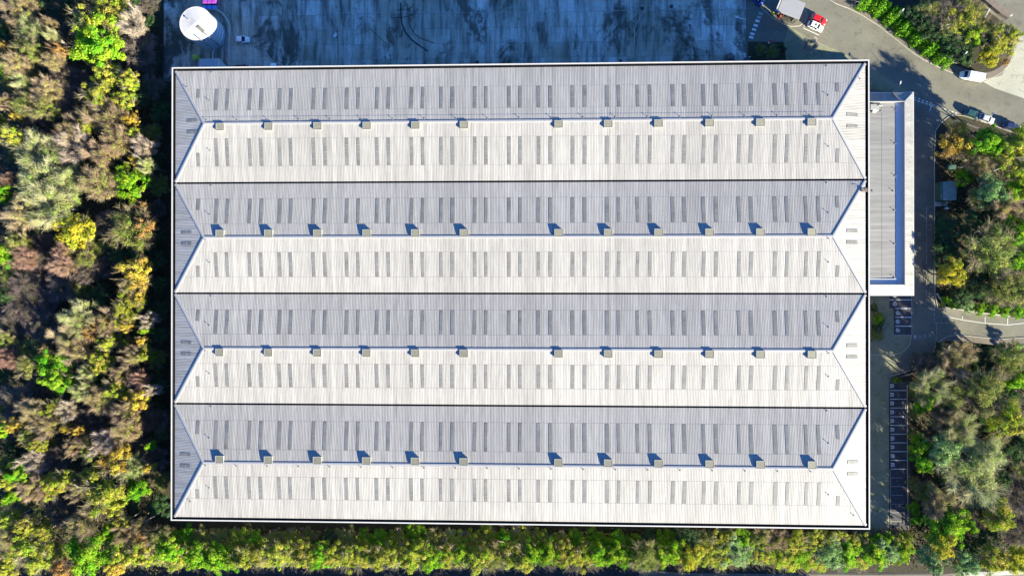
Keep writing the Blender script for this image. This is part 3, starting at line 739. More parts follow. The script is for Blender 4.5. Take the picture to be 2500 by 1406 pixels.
# hatch platform and vent on the roof
hp = MB(); hp.cbox((0, 0, 0.35), (2.3, 0.95, 0.3)); hp.cbox((-1.5, 0.15, 0.2), (0.8, 0.5, 0.35))
for a in (-1.05, 0, 1.05):
    for b in (-.45, .45): hp.bar((a, b, .5), (a, b, 1.2), 0.05)
for b in (-.45, .45): hp.bar((-1.1, b, 1.15), (1.1, b, 1.15), 0.05); hp.bar((-1.1, b, .85), (1.1, b, .85), 0.04)
hp.build('roof_hatch', M['vent_top'], tank, loc=(1.55, -1.75, 8.3), rot=(0, 0, math.radians(-42)))
vh = MB(); vh.tube((0, 0, 0), (0, 0, 0.5), 0.12, n=8); vh.cbox((0, 0, .55), (.36, .36, .12)); vh.build('vent_pipe', M['galv'], tank, loc=(-1.9, 0.9, 8.4))
for dx, dy in ((3.15, -3.45), (1.2, -4.5)):
    mb = MB(); mb.bar((dx, dy, 0.1), (dx, dy, 9.3), 0.09); mb.bar((dx+.4, dy-.2, 0.1), (dx+.4, dy-.2, 9.3), 0.09)
    for k in range(30): mb.bar((dx, dy, .3+.3*k), (dx+.4, dy-.2, .3+.3*k), 0.05)
    mb.build('ladder', M['galv'], tank)
mb = MB(); mb.tube((3.3, -3.4, 0.5), (3.9, -6.2, 0.5), 0.16); mb.tube((3.3, -3.4, 0.5), (3.3, -3.4, 3.0), 0.16); mb.build('pipe', M['wall_concrete'], tank)
mb = MB(); mb.tube((1.5, -4.2, 0.8), (1.0, -5.2, 0.8), 0.2); mb.tube((1.0, -5.2, 0.8), (1.0, -7.5, 0.8), 0.2); mb.build('pipe', M['parapet_white'], tank)
b_ = px([(505, 25), (520, 25), (534, 28), (546, 36), (556, 48), (561, 60), (563, 72), (563, 120), (562, 200)])
bw = MB().ribbon(b_, 0.45, 0.0, 1.1).build('bund_wall', M['wall_concrete']); tag(bw, 'low curved concrete wall bending round the water tank', 'wall')
ph = empty('pump_house', P(512, 160, 0)); tag(ph, 'small flat pump house with ribbed grey roof below the water tank', 'shed')
q0 = P(485, 144, 3.2); q1 = P(531, 144, 3.2); pw_ = q1.x - q0.x; po = Vector(ph.location)
def PH(name, mb, mat): o = mb.build(name, M[mat], ph); o.location = -po; return o
PH('wall', MB().box((q0.x + .1, q0.y - 3.4, 0), (q1.x + .4, q0.y - .1, 2.95)), 'tank_shell')
PH('roof', MB().box((q0.x, q0.y - 3.5, 2.95), (q1.x + .5, q0.y, 3.12)), 'tank_shell')
for k in range(7): PH('roof_rib', MB().box((q0.x + pw_*k/6.5 + .1, q0.y - 3.5, 3.12), (q0.x + pw_*k/6.5 + .24, q0.y, 3.24)), 'parapet_white')
PH('side_ramp', MB().add([(q1.x + .5, q0.y - .6, 3.1), (q1.x + .5, q0.y - 3.4, 3.1), (q1.x + 1.4, q0.y - 3.4, 1.2), (q1.x + 1.4, q0.y - 1.2, 1.2), (q1.x + .5, q0.y - .6, 0), (q1.x + .5, q0.y - 3.4, 0), (q1.x + 1.4, q0.y - 3.4, 0), (q1.x + 1.4, q0.y - 1.2, 0)],
   [(0,1,2,3), (0,3,7,4), (2,1,5,6), (3,2,6,7)]), 'parapet_white')
# yellow-green barrel bin beside it
p = P(481, 142, 0.6); yb_ = empty('barrel_bin', (p.x, p.y, 0)); tag(yb_, 'yellow-green barrel bin with pale end beside the pump house', 'bin')
mb = MB()
for a, b, ra, rb in ((-.75, -.6, .78, .85), (-.6, .5, .85, .85), (.5, .8, .85, .55)): mb.tube((a, 0, .86), (b, 0, .86), ra, rb, 18)
mb.build('body', M['yellow_bin'], yb_); mb = MB(); mb.tube((-.86, 0, .86), (-.752, 0, .86), .74, .74, 18); mb.build('end_cap', M['parapet_white'], yb_)
mb = MB(); mb.box((-.5, -.6, 0), (-.3, .6, .2)); mb.box((.2, -.6, 0), (.4, .6, .2)); mb.build('cradle', M['dark_steel'], yb_)
# wheeled bins
def wheel_bin(a, b, mat, label, grp, sz):
    p = P(a, b, 1.2); r = empty('wheeled_bin', (p.x, p.y, 0)); tag(r, label, 'bin', grp)
    w, d = sz
    mb = MB(); mb.add([(-w*.44, -d*.42, .15), (w*.44, -d*.42, .15), (w*.44, d*.42, .15), (-w*.44, d*.42, .15), (-w*.49, -d*.49, 1.15), (w*.49, -d*.49, 1.15), (w*.49, d*.49, 1.15), (-w*.49, d*.49, 1.15)], [(3,2,1,0),(4,5,6,7),(0,1,5,4),(1,2,6,5),(2,3,7,6),(3,0,4,7)])
    mb.build('body', M[mat], r)
    mb = MB(); mb.add([(-w*.5, -d*.5, 1.17), (w*.5, -d*.5, 1.17), (w*.5, d*.5, 1.17), (-w*.5, d*.5, 1.17), (-w*.42, -d*.3, 1.34), (w*.42, -d*.3, 1.34), (w*.42, d*.38, 1.38), (-w*.42, d*.38, 1.38)], [(3,2,1,0),(4,5,6,7),(0,1,5,4),(1,2,6,5),(2,3,7,6),(3,0,4,7)])
    mb.build('lid', M[mat], r)
    for sx in (-1, 1):
        for sy in (-1, 1):
            mb = MB(); mb.tube((sx*w*.36 - .03, sy*d*.34, .09), (sx*w*.36 + .03, sy*d*.34, .09), .09, .09, 10); mb.build('castor', M['tyre'], r)
for k, nm in enumerate(('leftmost', 'middle', 'rightmost')):
    wheel_bin(500 + 11.2 * k, 4, 'bin_purple', f'{nm} of the three purple wheeled bins above the water tank', 'purple bins', (1.15, 1.25))
    wheel_bin(500 + 11.2 * k, 18.5, 'bin_blue', f'{nm} of the three bright blue wheeled bins above the water tank', 'blue bins', (1.1, 1.0))

# dock retaining walls with rails
def dock_wall(pts, label):
    w = px(pts); r = empty('dock_wall', w[0]); tag(r, label, 'wall'); o3 = Vector(w[0])
    def D(name, mb, mat): o = mb.build(name, M[mat], r); o.location = -o3
    D('coping', MB().ribbon(w, 0.34, 0.0, 0.75), 'wall_concrete')
    D('rail', MB().ribbon(w, 0.06, 1.35, 1.42), 'dark_steel'); D('rail', MB().ribbon(w, 0.06, 1.05, 1.11), 'dark_steel')
    for a, b in zip(w[:-1], w[1:]):
        k = max(1, int((b - a).length / 2.0))
        for i in range(k + 1):
            q_ = a.lerp(b, i / k); D('post', MB().box((q_.x - .035, q_.y - .035, .75), (q_.x + .035, q_.y + .035, 1.4)), 'dark_steel')
dock_wall([(806, 38), (826, 70), (828, 80), (829, 205)], 'angled dock wall with dark rail left of centre in the yard')
dock_wall([(1571, 30), (1552, 62), (1549, 70), (1548, 205)], 'angled dock wall with dark rail right of centre in the yard')
p = P(820.5, 89); mb = MB(); mb.box((-.55, -.35, 0), (.55, .35, .7)); mb.box((-.6, -.4, .7), (.6, .4, .8)); o = mb.build('grit_box', M['paint_white'], loc=(p.x, p.y, 0), rot=(0, 0, .9)); tag(o, 'small white box standing by the left dock wall', 'box')

# ------------------------------------------------------------------ vehicles
def vehicle(name, pxpos, heading, paintm, label, L=4.2, Wd=1.8, H=1.48, kind='car', roof_glass=False):
    """heading: degrees, direction of the bonnet in the picture, anticlockwise from the right"""
    p = P(pxpos[0], pxpos[1], 0.7); r = empty(name, (p.x, p.y, 0), math.radians(heading)); tag(r, label, 'van' if kind == 'van' else 'truck' if kind == 'truck' else 'car')
    hl = L / 2; hw = Wd / 2
    if kind == 'car':   # (x, half width, top z)
        st = [(-hl, .78*hw, .62), (-hl+.12, .92*hw, .88), (-hl+.5, hw, .95), (0, hw, .95), (hl-1.15, hw, .93), (hl-.45, .95*hw, .80), (hl-.1, .82*hw, .66), (hl, .66*hw, .55)]
        cab = [(-hl+.28, hl-1.15, .95), (-hl+.75, hl-1.95, H)]
    else:
        st = [(-hl, .95*hw, 1.0), (-hl+.06, hw, 1.15), (0, hw, 1.2), (hl-1.0, hw, 1.2), (hl-.45, .95*hw, 1.02), (hl-.1, .85*hw, .85), (hl, .72*hw, .7)]
        cab = [(-hl+.03, hl-.85, 1.2), (-hl+.1, hl-1.75, H)]
    mb = MB(); vs = []; m = 8
    for x, w_, zt in st:
        for (fy, z) in ((-.94, .24), (-1, .42), (-.98, zt-.14), (-.80, zt), (.80, zt), (.98, zt-.14), (1, .42), (.94, .24)): vs.append((x, fy*w_, z))
    fs = []
    for i in range(len(st) - 1):
        for k in range(m): fs.append((i*m+k, i*m+(k+1) % m, (i+1)*m+(k+1) % m, (i+1)*m+k))
    fs += [tuple(range(m)), tuple(range((len(st)-1)*m, len(st)*m))[::-1]]
    mb.add(vs, fs); me = mb.mesh('body', True); link('body', me, M[paintm], r)
    (xb0, xb1, zb), (xt0, xt1, zt) = cab; wb, wt = hw*.90, hw*.76 if kind == 'car' else hw*.88
    gl = MB(); gl.add([(xb0, -wb, zb-.03), (xb1, -wb, zb-.03), (xb1, wb, zb-.03), (xb0, wb, zb-.03), (xt0, -wt, zt-.03), (xt1, -wt, zt-.03), (xt1, wt, zt-.03), (xt0, wt, zt-.03)], [(3,2,1,0),(4,5,6,7),(0,1,5,4),(1,2,6,5),(2,3,7,6),(3,0,4,7)])
    gl.build('windows' if kind == 'car' else 'cab_glass', M['car_glass'] if kind == 'car' else M[paintm], r)
    rp = MB(); e = .04
    rp.add([(xt0-e, -wt-e, zt-.035), (xt1+e, -wt-e, zt-.035), (xt1+e, wt+e, zt-.035), (xt0-e, wt+e, zt-.035), (xt0+.1, -wt+.1, zt+.03), (xt1-.1, -wt+.1, zt+.03), (xt1-.1, wt-.1, zt+.03), (xt0+.1, wt-.1, zt+.03)], [(3,2,1,0),(4,5,6,7),(0,1,5,4),(1,2,6,5),(2,3,7,6),(3,0,4,7)])
    rp.build('roof', M[paintm], r)
    if roof_glass: MB().box((xt1-.75, -.32, zt+.032), (xt1-.3, .32, zt+.045)).build('sunroof', M['car_glass'], r)
    if kind == 'car':
        for s in (-1, 1):
            for t in (0.0, .48, 1.0):
                mb = MB(); mb.bar((xb0 + (xb1-xb0)*t, s*(wb+.01), zb), (xt0 + (xt1-xt0)*t, s*(wt+.02), zt-.02), 0.09, 0.05); mb.build('pillar', M[paintm], r)
    else:
        mb = MB(); d = 0.012
        mb.add([(xb1+d, -wb*.93, zb+.06), (xb1+d, wb*.93, zb+.06), (xt1+.06+d, wt*.9, zt-.16), (xt1+.06+d, -wt*.9, zt-.16)], [(0,1,2,3)]); mb.sheet = True; mb.build('windscreen', M['car_glass'], r)
        for s in (-1, 1):
            mb = MB(); mb.sheet = True; mb.add([(xb1-.15, s*(wb+.012), zb+.1), (xb1-1.2, s*(wb+.012), zb+.1), (xb1-1.2, s*(wt+.03), zt-.25), (xt1-.05, s*(wt+.03), zt-.25)], [(0,1,2,3)]); mb.build('side_window', M['car_glass'], r)
        for k in range(4): MB().box((xt0+.4+k*.75, -wt*.8, zt+.03), (xt0+.5+k*.75, wt*.8, zt+.05)).build('roof_rib', M[paintm], r)
    wr = .32 if kind == 'car' else .36
    for sx in (-1, 1):
        for s in (-1, 1):
            wx = sx*(hl - .82); mb = MB(); mb.tube((wx, s*(hw-.2), wr), (wx, s*(hw+.01), wr), wr, wr, 14); wo_ = mb.build('wheel', M['tyre'], r)
            mb = MB(); mb.tube((wx, s*(hw+.011), wr), (wx, s*(hw+.025), wr), wr*.62, wr*.55, 10); mb.build('rim', M['rim'], wo_)
    for s in (-1, 1):
        MB().box((hl-.30, s*.72*hw-.16, .60), (hl-.06, s*.72*hw+.16, .74)).build('headlight', M['lamp_clear'], r)
        MB().box((-hl-.01, s*.70*hw-.13, .62), (-hl+.12, s*.70*hw+.13, .86)).build('tail_light', M['lamp_red'], r)
        MB().box((xb1-.35, s*(hw+.02)-.10, zb-.02), (xb1-.18, s*(hw+.02)+.10, zb+.14)).build('mirror', M[paintm], r)
    return r
vehicle('parked_car', (591, 97.5), 0, 'paint_white_car', 'white hatchback parked alone in the yard beside the water tank', L=4.1)
vehicle('parked_car', (592, 167), 0, 'paint_black_car', 'black car tucked against the warehouse wall below the white hatchback', L=4.2)
vehicle('parked_car', (667, 172), 90, 'paint_white_car', 'white car nose-out, half hidden by the warehouse roof edge', L=4.1)
vehicle('parked_van', (1782, 152), 90, 'paint_black_car', 'black van half hidden by the warehouse roof near the planted bed', L=4.9, Wd=2.0, H=1.9, kind='van')
vehicle('parked_car', (1825, 156), 90, 'paint_black_car', 'dark car against the wall next to the black van', L=4.1)
vehicle('parked_car', (1998, 48), -25, 'paint_red_car', 'red car parked on the road beside the gatehouse', L=4.6, Wd=1.85)
vehicle('parked_car', (1991, 65), -25, 'paint_white_car', 'white estate car with sunroof parked beside the red car', L=4.4, Wd=1.85, H=1.6, roof_glass=True)
vehicle('parked_van', (2371, 187), 169, 'paint_white_car', 'white panel van parked half on the pavement at the corner', L=5.9, Wd=2.05, H=2.2, kind='van')
vehicle('parked_car', (2374, 279), -20, 'paint_teal_car', 'dark green car at the kerb in tree shade', L=4.6)
vehicle('parked_car', (2409, 291), -20, 'paint_silver_car', 'silver car between two dark cars at the kerb', L=4.2)
vehicle('parked_car', (2470, 310), -14, 'paint_navy_car', 'navy blue car nearest the right edge of the road', L=4.7)
vehicle('delivery_truck', (1843, -6), -40, 'paint_blue_car', 'blue truck at the top edge by the gatehouse', L=5.6, Wd=2.2, H=2.6, kind='van')

# ------------------------------------------------------------------ gatehouse, barrier and street furniture
gz = 3.6
q4 = px([(1892.6, 26), (1950, 47.8), (1968.6, 9.4), (1911, -12)], gz)
gc = sum(q4, Vector()) / 4
gh = empty('gatehouse', (gc.x, gc.y, 0)); tag(gh, 'gatehouse under a tilted white flat roof on the traffic island', 'gatehouse')
ex_ = (q4[1] - q4[0]); ey_ = (q4[3] - q4[0]); gw, gd = ex_.length, ey_.length; gang = math.atan2(ex_.y, ex_.x)
gh.rotation_euler = (0, 0, gang)
MB().box((-gw/2, -gd/2, gz - .3), (gw/2, gd/2, gz)).build('roof', M['flashing'], gh)
for k in range(13):
    x = -gw/2 + .55 + k*(gw - 1.0)/12; MB().box((x - .03, -gd/2 + .25, gz + .001), (x + .03, gd/2 - .25, gz + .018)).build('roof_rib', M['flashing'], gh)
MB().box((-gw/2 - .02, -gd/2 - .02, gz + .0), (-gw/2 + .3, gd/2 + .02, gz + .12)).build('roof_trim', M['tank_white'], gh)
MB().box((-gw/2 + .302, -gd/2 + .3, gz - .0), (-gw/2 + .55, gd/2 - .3, gz + .02)).build('roof_gutter', M['gutter'], gh)
MB().box((-gw/2 + 1.2, -gd/2 + .6, .13), (gw/2 - 1.0, gd/2 - .6, gz - .3)).build('cabin', M['brick_pale'], gh)
for k in range(3): MB().box((-gw/2 + 1.7 + k*1.3, -gd/2 + .55, 1.1), (-gw/2 + 2.7 + k*1.3, -gd/2 + .598, 2.2)).build('window', M['car_glass'], gh)
for sx, sy in ((-1, -1), (1, -1), (1, 1), (-1, 1)): MB().box((sx*(gw/2-.4)-.07, sy*(gd/2-.3)-.07, .13), (sx*(gw/2-.4)+.07, sy*(gd/2-.3)+.07, gz-.3)).build('column', M['dark_steel'], gh)
# cycle rack seen as dark bars in front of the gatehouse
ra = P(1908, 44); rb = P(1936, 55); ck = empty('cycle_rack', ra); tag(ck, 'row of dark steel hoops in front of the gatehouse', 'rack')
d_ = (rb - ra); nd = Vector((-d_.y, d_.x, 0)).normalized()
for k in range(7):
    b0 = d_ * (k / 6.0); mb = MB(); a1 = b0 - nd * .5 + Vector((0, 0, .13)); a2 = b0 + nd * .5 + Vector((0, 0, .13))
    mb.bar(a1, a1 + Vector((0, 0, .8)), .07); mb.bar(a2, a2 + Vector((0, 0, .8)), .07); mb.bar(a1 + Vector((0, 0, .8)), a2 + Vector((0, 0, .8)), .09); mb.build('hoop', M['dark_steel'], ck)
def bollard(a, b, mat, label, h=1.0, r=.11):
    p = P(a, b); o = empty('bollard', (p.x, p.y, 0)); tag(o, label, 'bollard')
    mb = MB(); mb.tube((0, 0, .13), (0, 0, h), r, r, 12); mb.tube((0, 0, h), (0, 0, h + .06), r, r*.5, 12); mb.build('post', M[mat], o)
    mb = MB(); mb.tube((0, 0, .12), (0, 0, .2), r*1.7, r*1.5, 12); mb.build('base', M['dark_steel'], o)
bollard(1884, 36, 'yellow_post', 'yellow bollard on the island left of the gatehouse', 1.1, .28)
bollard(1902, 43, 'barrier_red', 'red bollard at the gatehouse corner', 1.1, .24)
# boom barrier
a = P(1878, 105); b = P(1899, 76, 1.0); bb = empty('boom_barrier', (a.x, a.y, 0)); tag(bb, 'boom barrier with red and white housing and lowered arm by the planted bed', 'barrier')
mb = MB(); mb.box((-.4, -.3, 0), (.4, .3, 1.1)); mb.build('housing', M['paint_white'], bb, rot=(0, 0, .5)); MB().box((-.43, -.33, 1.1), (.43, .33, 1.22)).build('housing_cap', M['barrier_red'], bb, rot=(0, 0, .5))
dv = Vector((b.x - a.x, b.y - a.y, 0))
for k in range(9):
    MB().bar(dv * (k / 9.0) + Vector((0, 0, 1.0)), dv * ((k + 1) / 9.0) + Vector((0, 0, 1.0)), .1, .14).build('arm_section', M['paint_worn' if k % 2 == 0 else 'barrier_red'], bb)

def lamp_post(base, h, arm_deg, label, arm=1.2):
    p = P(*base); o = empty('street_lamp', (p.x, p.y, 0)); tag(o, label, 'street lamp', 'street lamps')
    mb = MB(); mb.tube((0, 0, 0), (0, 0, 1.2), .15, .15, 8); mb.tube((0, 0, 1.2), (0, 0, h), .11, .08, 8); mb.build('pole', M['galv'], o)
    t = math.radians(arm_deg); d = Vector((math.cos(t), math.sin(t), 0))
    mb = MB(); mb.bar((0, 0, h - .05), d * arm + Vector((0, 0, h + .1)), .06); mb.build('arm', M['galv'], o)
    mb = MB(); c0 = d * arm + Vector((0, 0, h + .12)); mb.bar(c0, c0 + d * .75, .3, .12); mb.build('lamp_head', M['tank_white'], o)
lamp_post((2173, 52), 6.0, 60, 'street lamp leaning over the hedge near the road top', .2)
lamp_post((2321, 153), 6.0, 50, 'street lamp behind the pavement near the white van', .3)
lamp_post((2173, 221), 5.0, 75, 'street lamp beside the top end of the office wing', .2)
lamp_post((2355, 303), 8.0, 20, 'tall street lamp reaching over the silver car', 2.2)
lamp_post((2429, 63), 5.5, 40, 'street lamp at the entrance of the upper right car park', .3)
lamp_post((2061, 181), 7.6, 130, 'street lamp hidden behind the warehouse roof corner', .3)

# fence along the hedge, low walls
def fence(pts, label, h=1.1, step=2.4, mat='dark_steel', rails=2, z0=.12):
    w = px(pts); r = empty('fence', w[0]); tag(r, label, 'fence'); o3 = Vector((w[0].x, w[0].y, 0))
    for a, b in zip(w[:-1], w[1:]):
        L = (b - a).length; k = max(1, int(L / step))
        for i in range(k):
            q_ = a.lerp(b, i / k) - o3; MB().box((q_.x - .06, q_.y - .06, z0), (q_.x + .06, q_.y + .06, z0 + h)).build('post', M[mat], r)
        for j_ in range(rails):
            z = z0 + h * (j_ + 1) / rails - .08; MB().bar(a - o3 + Vector((0, 0, z)), b - o3 + Vector((0, 0, z)), .06, .09).build('rail', M[mat], r)
    return r
fence([(2060, -2), (2114, 18), (2171, 52), (2227, 96), (2269, 131), (2301, 148), (2330, 159)], 'post and rail fence between the pavement and the bright green hedge', mat='bark_pale')
fence([(2330, 296), (2386, 316)], 'short rail fence at the corner under the golden tree', mat='galv', h=1.0)
fence([(2283, 868), (2301, 834)], 'short pale rail fence beside the bend in the access road', mat='wall_concrete', h=.9)
fence([(2216, 930), (2217, 1100), (2219, 1290)], 'low fence along the right side of the long parking row', mat='bark', h=.8, step=5)
def low_wall(pts, label, h=.7, w=.3, mat='wall_concrete'):
    q_ = px(pts); o = MB().ribbon(q_, w, 0.0, h).build('low_wall', M[mat]); tag(o, label, 'wall'); return o
low_wall([(2285, 716), (2306, 750), (2384, 762.5), (2462, 771.5)], 'low pale wall along the side road with ivy behind it')
low_wall([(2396, -6), (2420, 14), (2440, 30), (2461, 43)], 'retaining wall with wide pale coping at the upper right car park', 1.2, 1.7, 'brick_pale')
low_wall([(2412, 25), (2398, 52)], 'short low wall end beside the upper right trees', .8, .35, 'wall_concrete')
for k, a in enumerate(((2456, 46), (2461, 50), (2466, 53))):
    pass
# steel gate frame on the access road beside the office wing
a = P(2252, 640); b = P(2262, 705); sg = empty('steel_gate', a); tag(sg, 'dark open steel gate standing beside the office wing', 'gate'); dg = b - a
for z in (.2, .9, 1.6): MB().bar(Vector((0, 0, z)), dg + Vector((0, 0, z)), .07).build('rail', M['dark_steel'], sg)
for k in range(8): MB().bar(dg * (k / 7) + Vector((0, 0, 0.03)), dg * (k / 7) + Vector((0, 0, 1.7)), .07).build('bar', M['dark_steel'], sg)
# substation and cabinets
c0 = P(2297, 444, 2.8); c1 = P(2335, 488, 2.8); sbx = empty('substation', ((c0.x + c1.x) / 2, (c0.y + c1.y) / 2, 0)); tag(sbx, 'small green steel substation with flat mottled roof among the right trees', 'shed')
w_, d2 = abs(c1.x - c0.x), abs(c1.y - c0.y)
MB().box((-w_/2, -d2/2, .12), (w_/2 - .1, d2/2, 2.7)).build('wall', M['green_steel'], sbx); MB().box((-w_/2 + .55, -d2/2 - .1, 2.7), (w_/2, d2/2 + .1, 2.85)).build('roof', M['green_roof'], sbx)
MB().box((-w_/2 + .0, -d2/2 + .3, 2.7), (-w_/2 + .5, d2/2 - .3, 2.78)).build('vent_strip', M['green_steel'], sbx)
for k in range(2): MB().box((-w_/2 - .03, -d2/2 + .6 + k*1.9, .2), (-w_/2 - .002, -d2/2 + 2.3 + k*1.9, 2.3)).build('door', M['green_steel'], sbx)
MB().box((-w_/2 - .2, -d2/2 - 1.4, .12), (w_/2 - .8, -d2/2 - .2, .2)).build('step_slab', M['wall_concrete'], sbx)
def cabinet(a, b, sz, mat, label):
    p = P(a, b); o = empty('cabinet', (p.x, p.y, 0)); tag(o, label, 'cabinet'); w_, d_2, h = sz
    MB().box((-w_/2, -d_2/2, .1), (w_/2, d_2/2, h)).build('case', M[mat], o); MB().box((-w_/2 - .05, -d_2/2 - .05, h), (w_/2 + .05, d_2/2 + .05, h + .07)).build('lid', M[mat], o); MB().box((-w_/2 + .06, -d_2/2 - .02, .2), (w_/2 - .06, -d_2/2 - .001, h - .08)).build('door', M[mat], o)
cabinet(2318, 410, (1.9, 1.0, 1.3), 'green_steel', 'small green cabinet above the substation')
cabinet(2306, 510, (.8, .4, 1.1), 'paint_white', 'white cabinet below the substation')
cabinet(2441, 849, (.7, .7, 1.2), 'paint_white', 'white box beside the side road pavement')
cabinet(2273, 906, (.6, .5, 1.0), 'paint_white', 'white box at the bend above the pale shrubs')
cabinet(2239, 1110, (.7, .5, 1.0), 'paint_white', 'white box beside the long parking row')

# ------------------------------------------------------------------ trees
NP = np.random.default_rng(11)
def quads_mesh(name, V, F4, tint, mat='foliage'):
    """V (n*4,3) quads with one tint per quad"""
    me = bpy.data.meshes.new(name); nq = len(V) // 4
    me.vertices.add(len(V)); me.vertices.foreach_set('co', V.astype(np.float32).ravel())
    me.loops.add(nq * 4); me.loops.foreach_set('vertex_index', np.arange(nq * 4, dtype=np.int32))
    me.polygons.add(nq); me.polygons.foreach_set('loop_start', np.arange(0, nq * 4, 4, dtype=np.int32))
    at = me.attributes.new('tint', 'FLOAT_COLOR', 'FACE')
    at.data.foreach_set('color', np.concatenate([np.clip(tint, 0, 1), np.ones((nq, 1))], 1).astype(np.float32).ravel())
    me.update(calc_edges=True); me.materials.append(M[mat]); return me

def unit(v): return v / np.maximum(1e-6, np.linalg.norm(v, axis=-1, keepdims=True))

def leaf_quads(c, nrm, size, asp=0.7):
    """quads centred at c facing nrm"""
    n = len(c); t = unit(np.cross(nrm, NP.normal(size=(n, 3)))); b = np.cross(nrm, t)
    s = (size * NP.uniform(0.65, 1.35, n))[:, None]
    t = t * s * 0.5; b = b * s * 0.5 * asp
    V = np.stack([c - t, c - b * 0.9 + t * 0.1, c + t, c + b * 0.9 + t * 0.1], 1)
    return V.reshape(-1, 3)

def twig_quads(p0, p1, w):
    d = unit(p1 - p0); s = unit(np.cross(d, NP.normal(size=d.shape))) * (w[:, None] / 2)
    return np.stack([p0 - s, p0 + s, p1 + s * 0.35, p1 - s * 0.35], 1).reshape(-1, 3)

# kind: palette of leaf tints, twig tint, leaf count, twig count, leaf size, label text, bark
KINDS = {
 'lime':   dict(leaf=[(.090,.27,.014), (.15,.33,.018), (.23,.34,.025)], twig=(.16,.13,.08), nl=11000, nt=300, text='bright lime-green leafy tree', bark='bark'),
 'ygreen': dict(leaf=[(.25,.32,.03), (.33,.34,.04), (.19,.29,.02), (.36,.32,.06)], twig=(.33,.29,.17), nl=9500, nt=1300, text='yellow-green autumn tree', bark='bark_pale'),
 'gold':   dict(leaf=[(.44,.33,.045), (.42,.37,.05), (.36,.24,.05)], twig=(.32,.24,.14), nl=8500, nt=1200, text='golden-leaved autumn tree', bark='bark'),
 'yellow': dict(leaf=[(.42,.36,.03), (.37,.38,.04), (.26,.31,.03)], twig=(.30,.26,.14), nl=9500, nt=600, text='clear yellow leafy tree', bark='bark'),
 'orange': dict(leaf=[(.38,.22,.06), (.42,.28,.08), (.30,.18,.07)], twig=(.30,.20,.13), nl=7000, nt=1400, text='orange-brown autumn tree', bark='bark'),
 'olive':  dict(leaf=[(.21,.26,.05), (.28,.29,.07), (.16,.23,.04)], twig=(.27,.23,.14), nl=7500, nt=3200, text='olive-brown thinning tree', bark='bark'),
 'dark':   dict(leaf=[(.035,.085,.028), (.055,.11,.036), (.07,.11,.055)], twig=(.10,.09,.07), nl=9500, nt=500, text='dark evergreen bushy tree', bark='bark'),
 'silver': dict(leaf=[(.19,.31,.11), (.28,.38,.16), (.13,.25,.07)], twig=(.30,.30,.20), nl=9000, nt=1100, text='silvery green shrubby tree', bark='bark'),
 'tan':    dict(leaf=[(.30,.24,.09), (.27,.26,.07), (.24,.29,.05)], twig=(.35,.27,.18), nl=5200, nt=9000, text='nearly bare tan-twigged tree', bark='bark_pale'),
 'pink':   dict(leaf=[(.24,.16,.10), (.22,.19,.08)], twig=(.33,.21,.17), nl=1600, nt=9500, text='bare reddish-brown twiggy tree', bark='bark'),
 'grey':   dict(leaf=[(.10,.10,.05), (.09,.11,.045)], twig=(.19,.155,.145), nl=3000, nt=9000, text='bare dull grey-brown tree', bark='bark'),
 'pale':   dict(leaf=[(.25,.34,.07), (.30,.34,.10), (.19,.31,.05)], twig=(.37,.37,.20), nl=6500, nt=10000, text='pale grey-green feathery tree', bark='bark_pale'),
 'white':  dict(leaf=[(.30,.24,.15), (.26,.25,.10)], twig=(.45,.37,.31), nl=1600, nt=7500, text='bare white-branched birch', bark='bark_pale'),
}
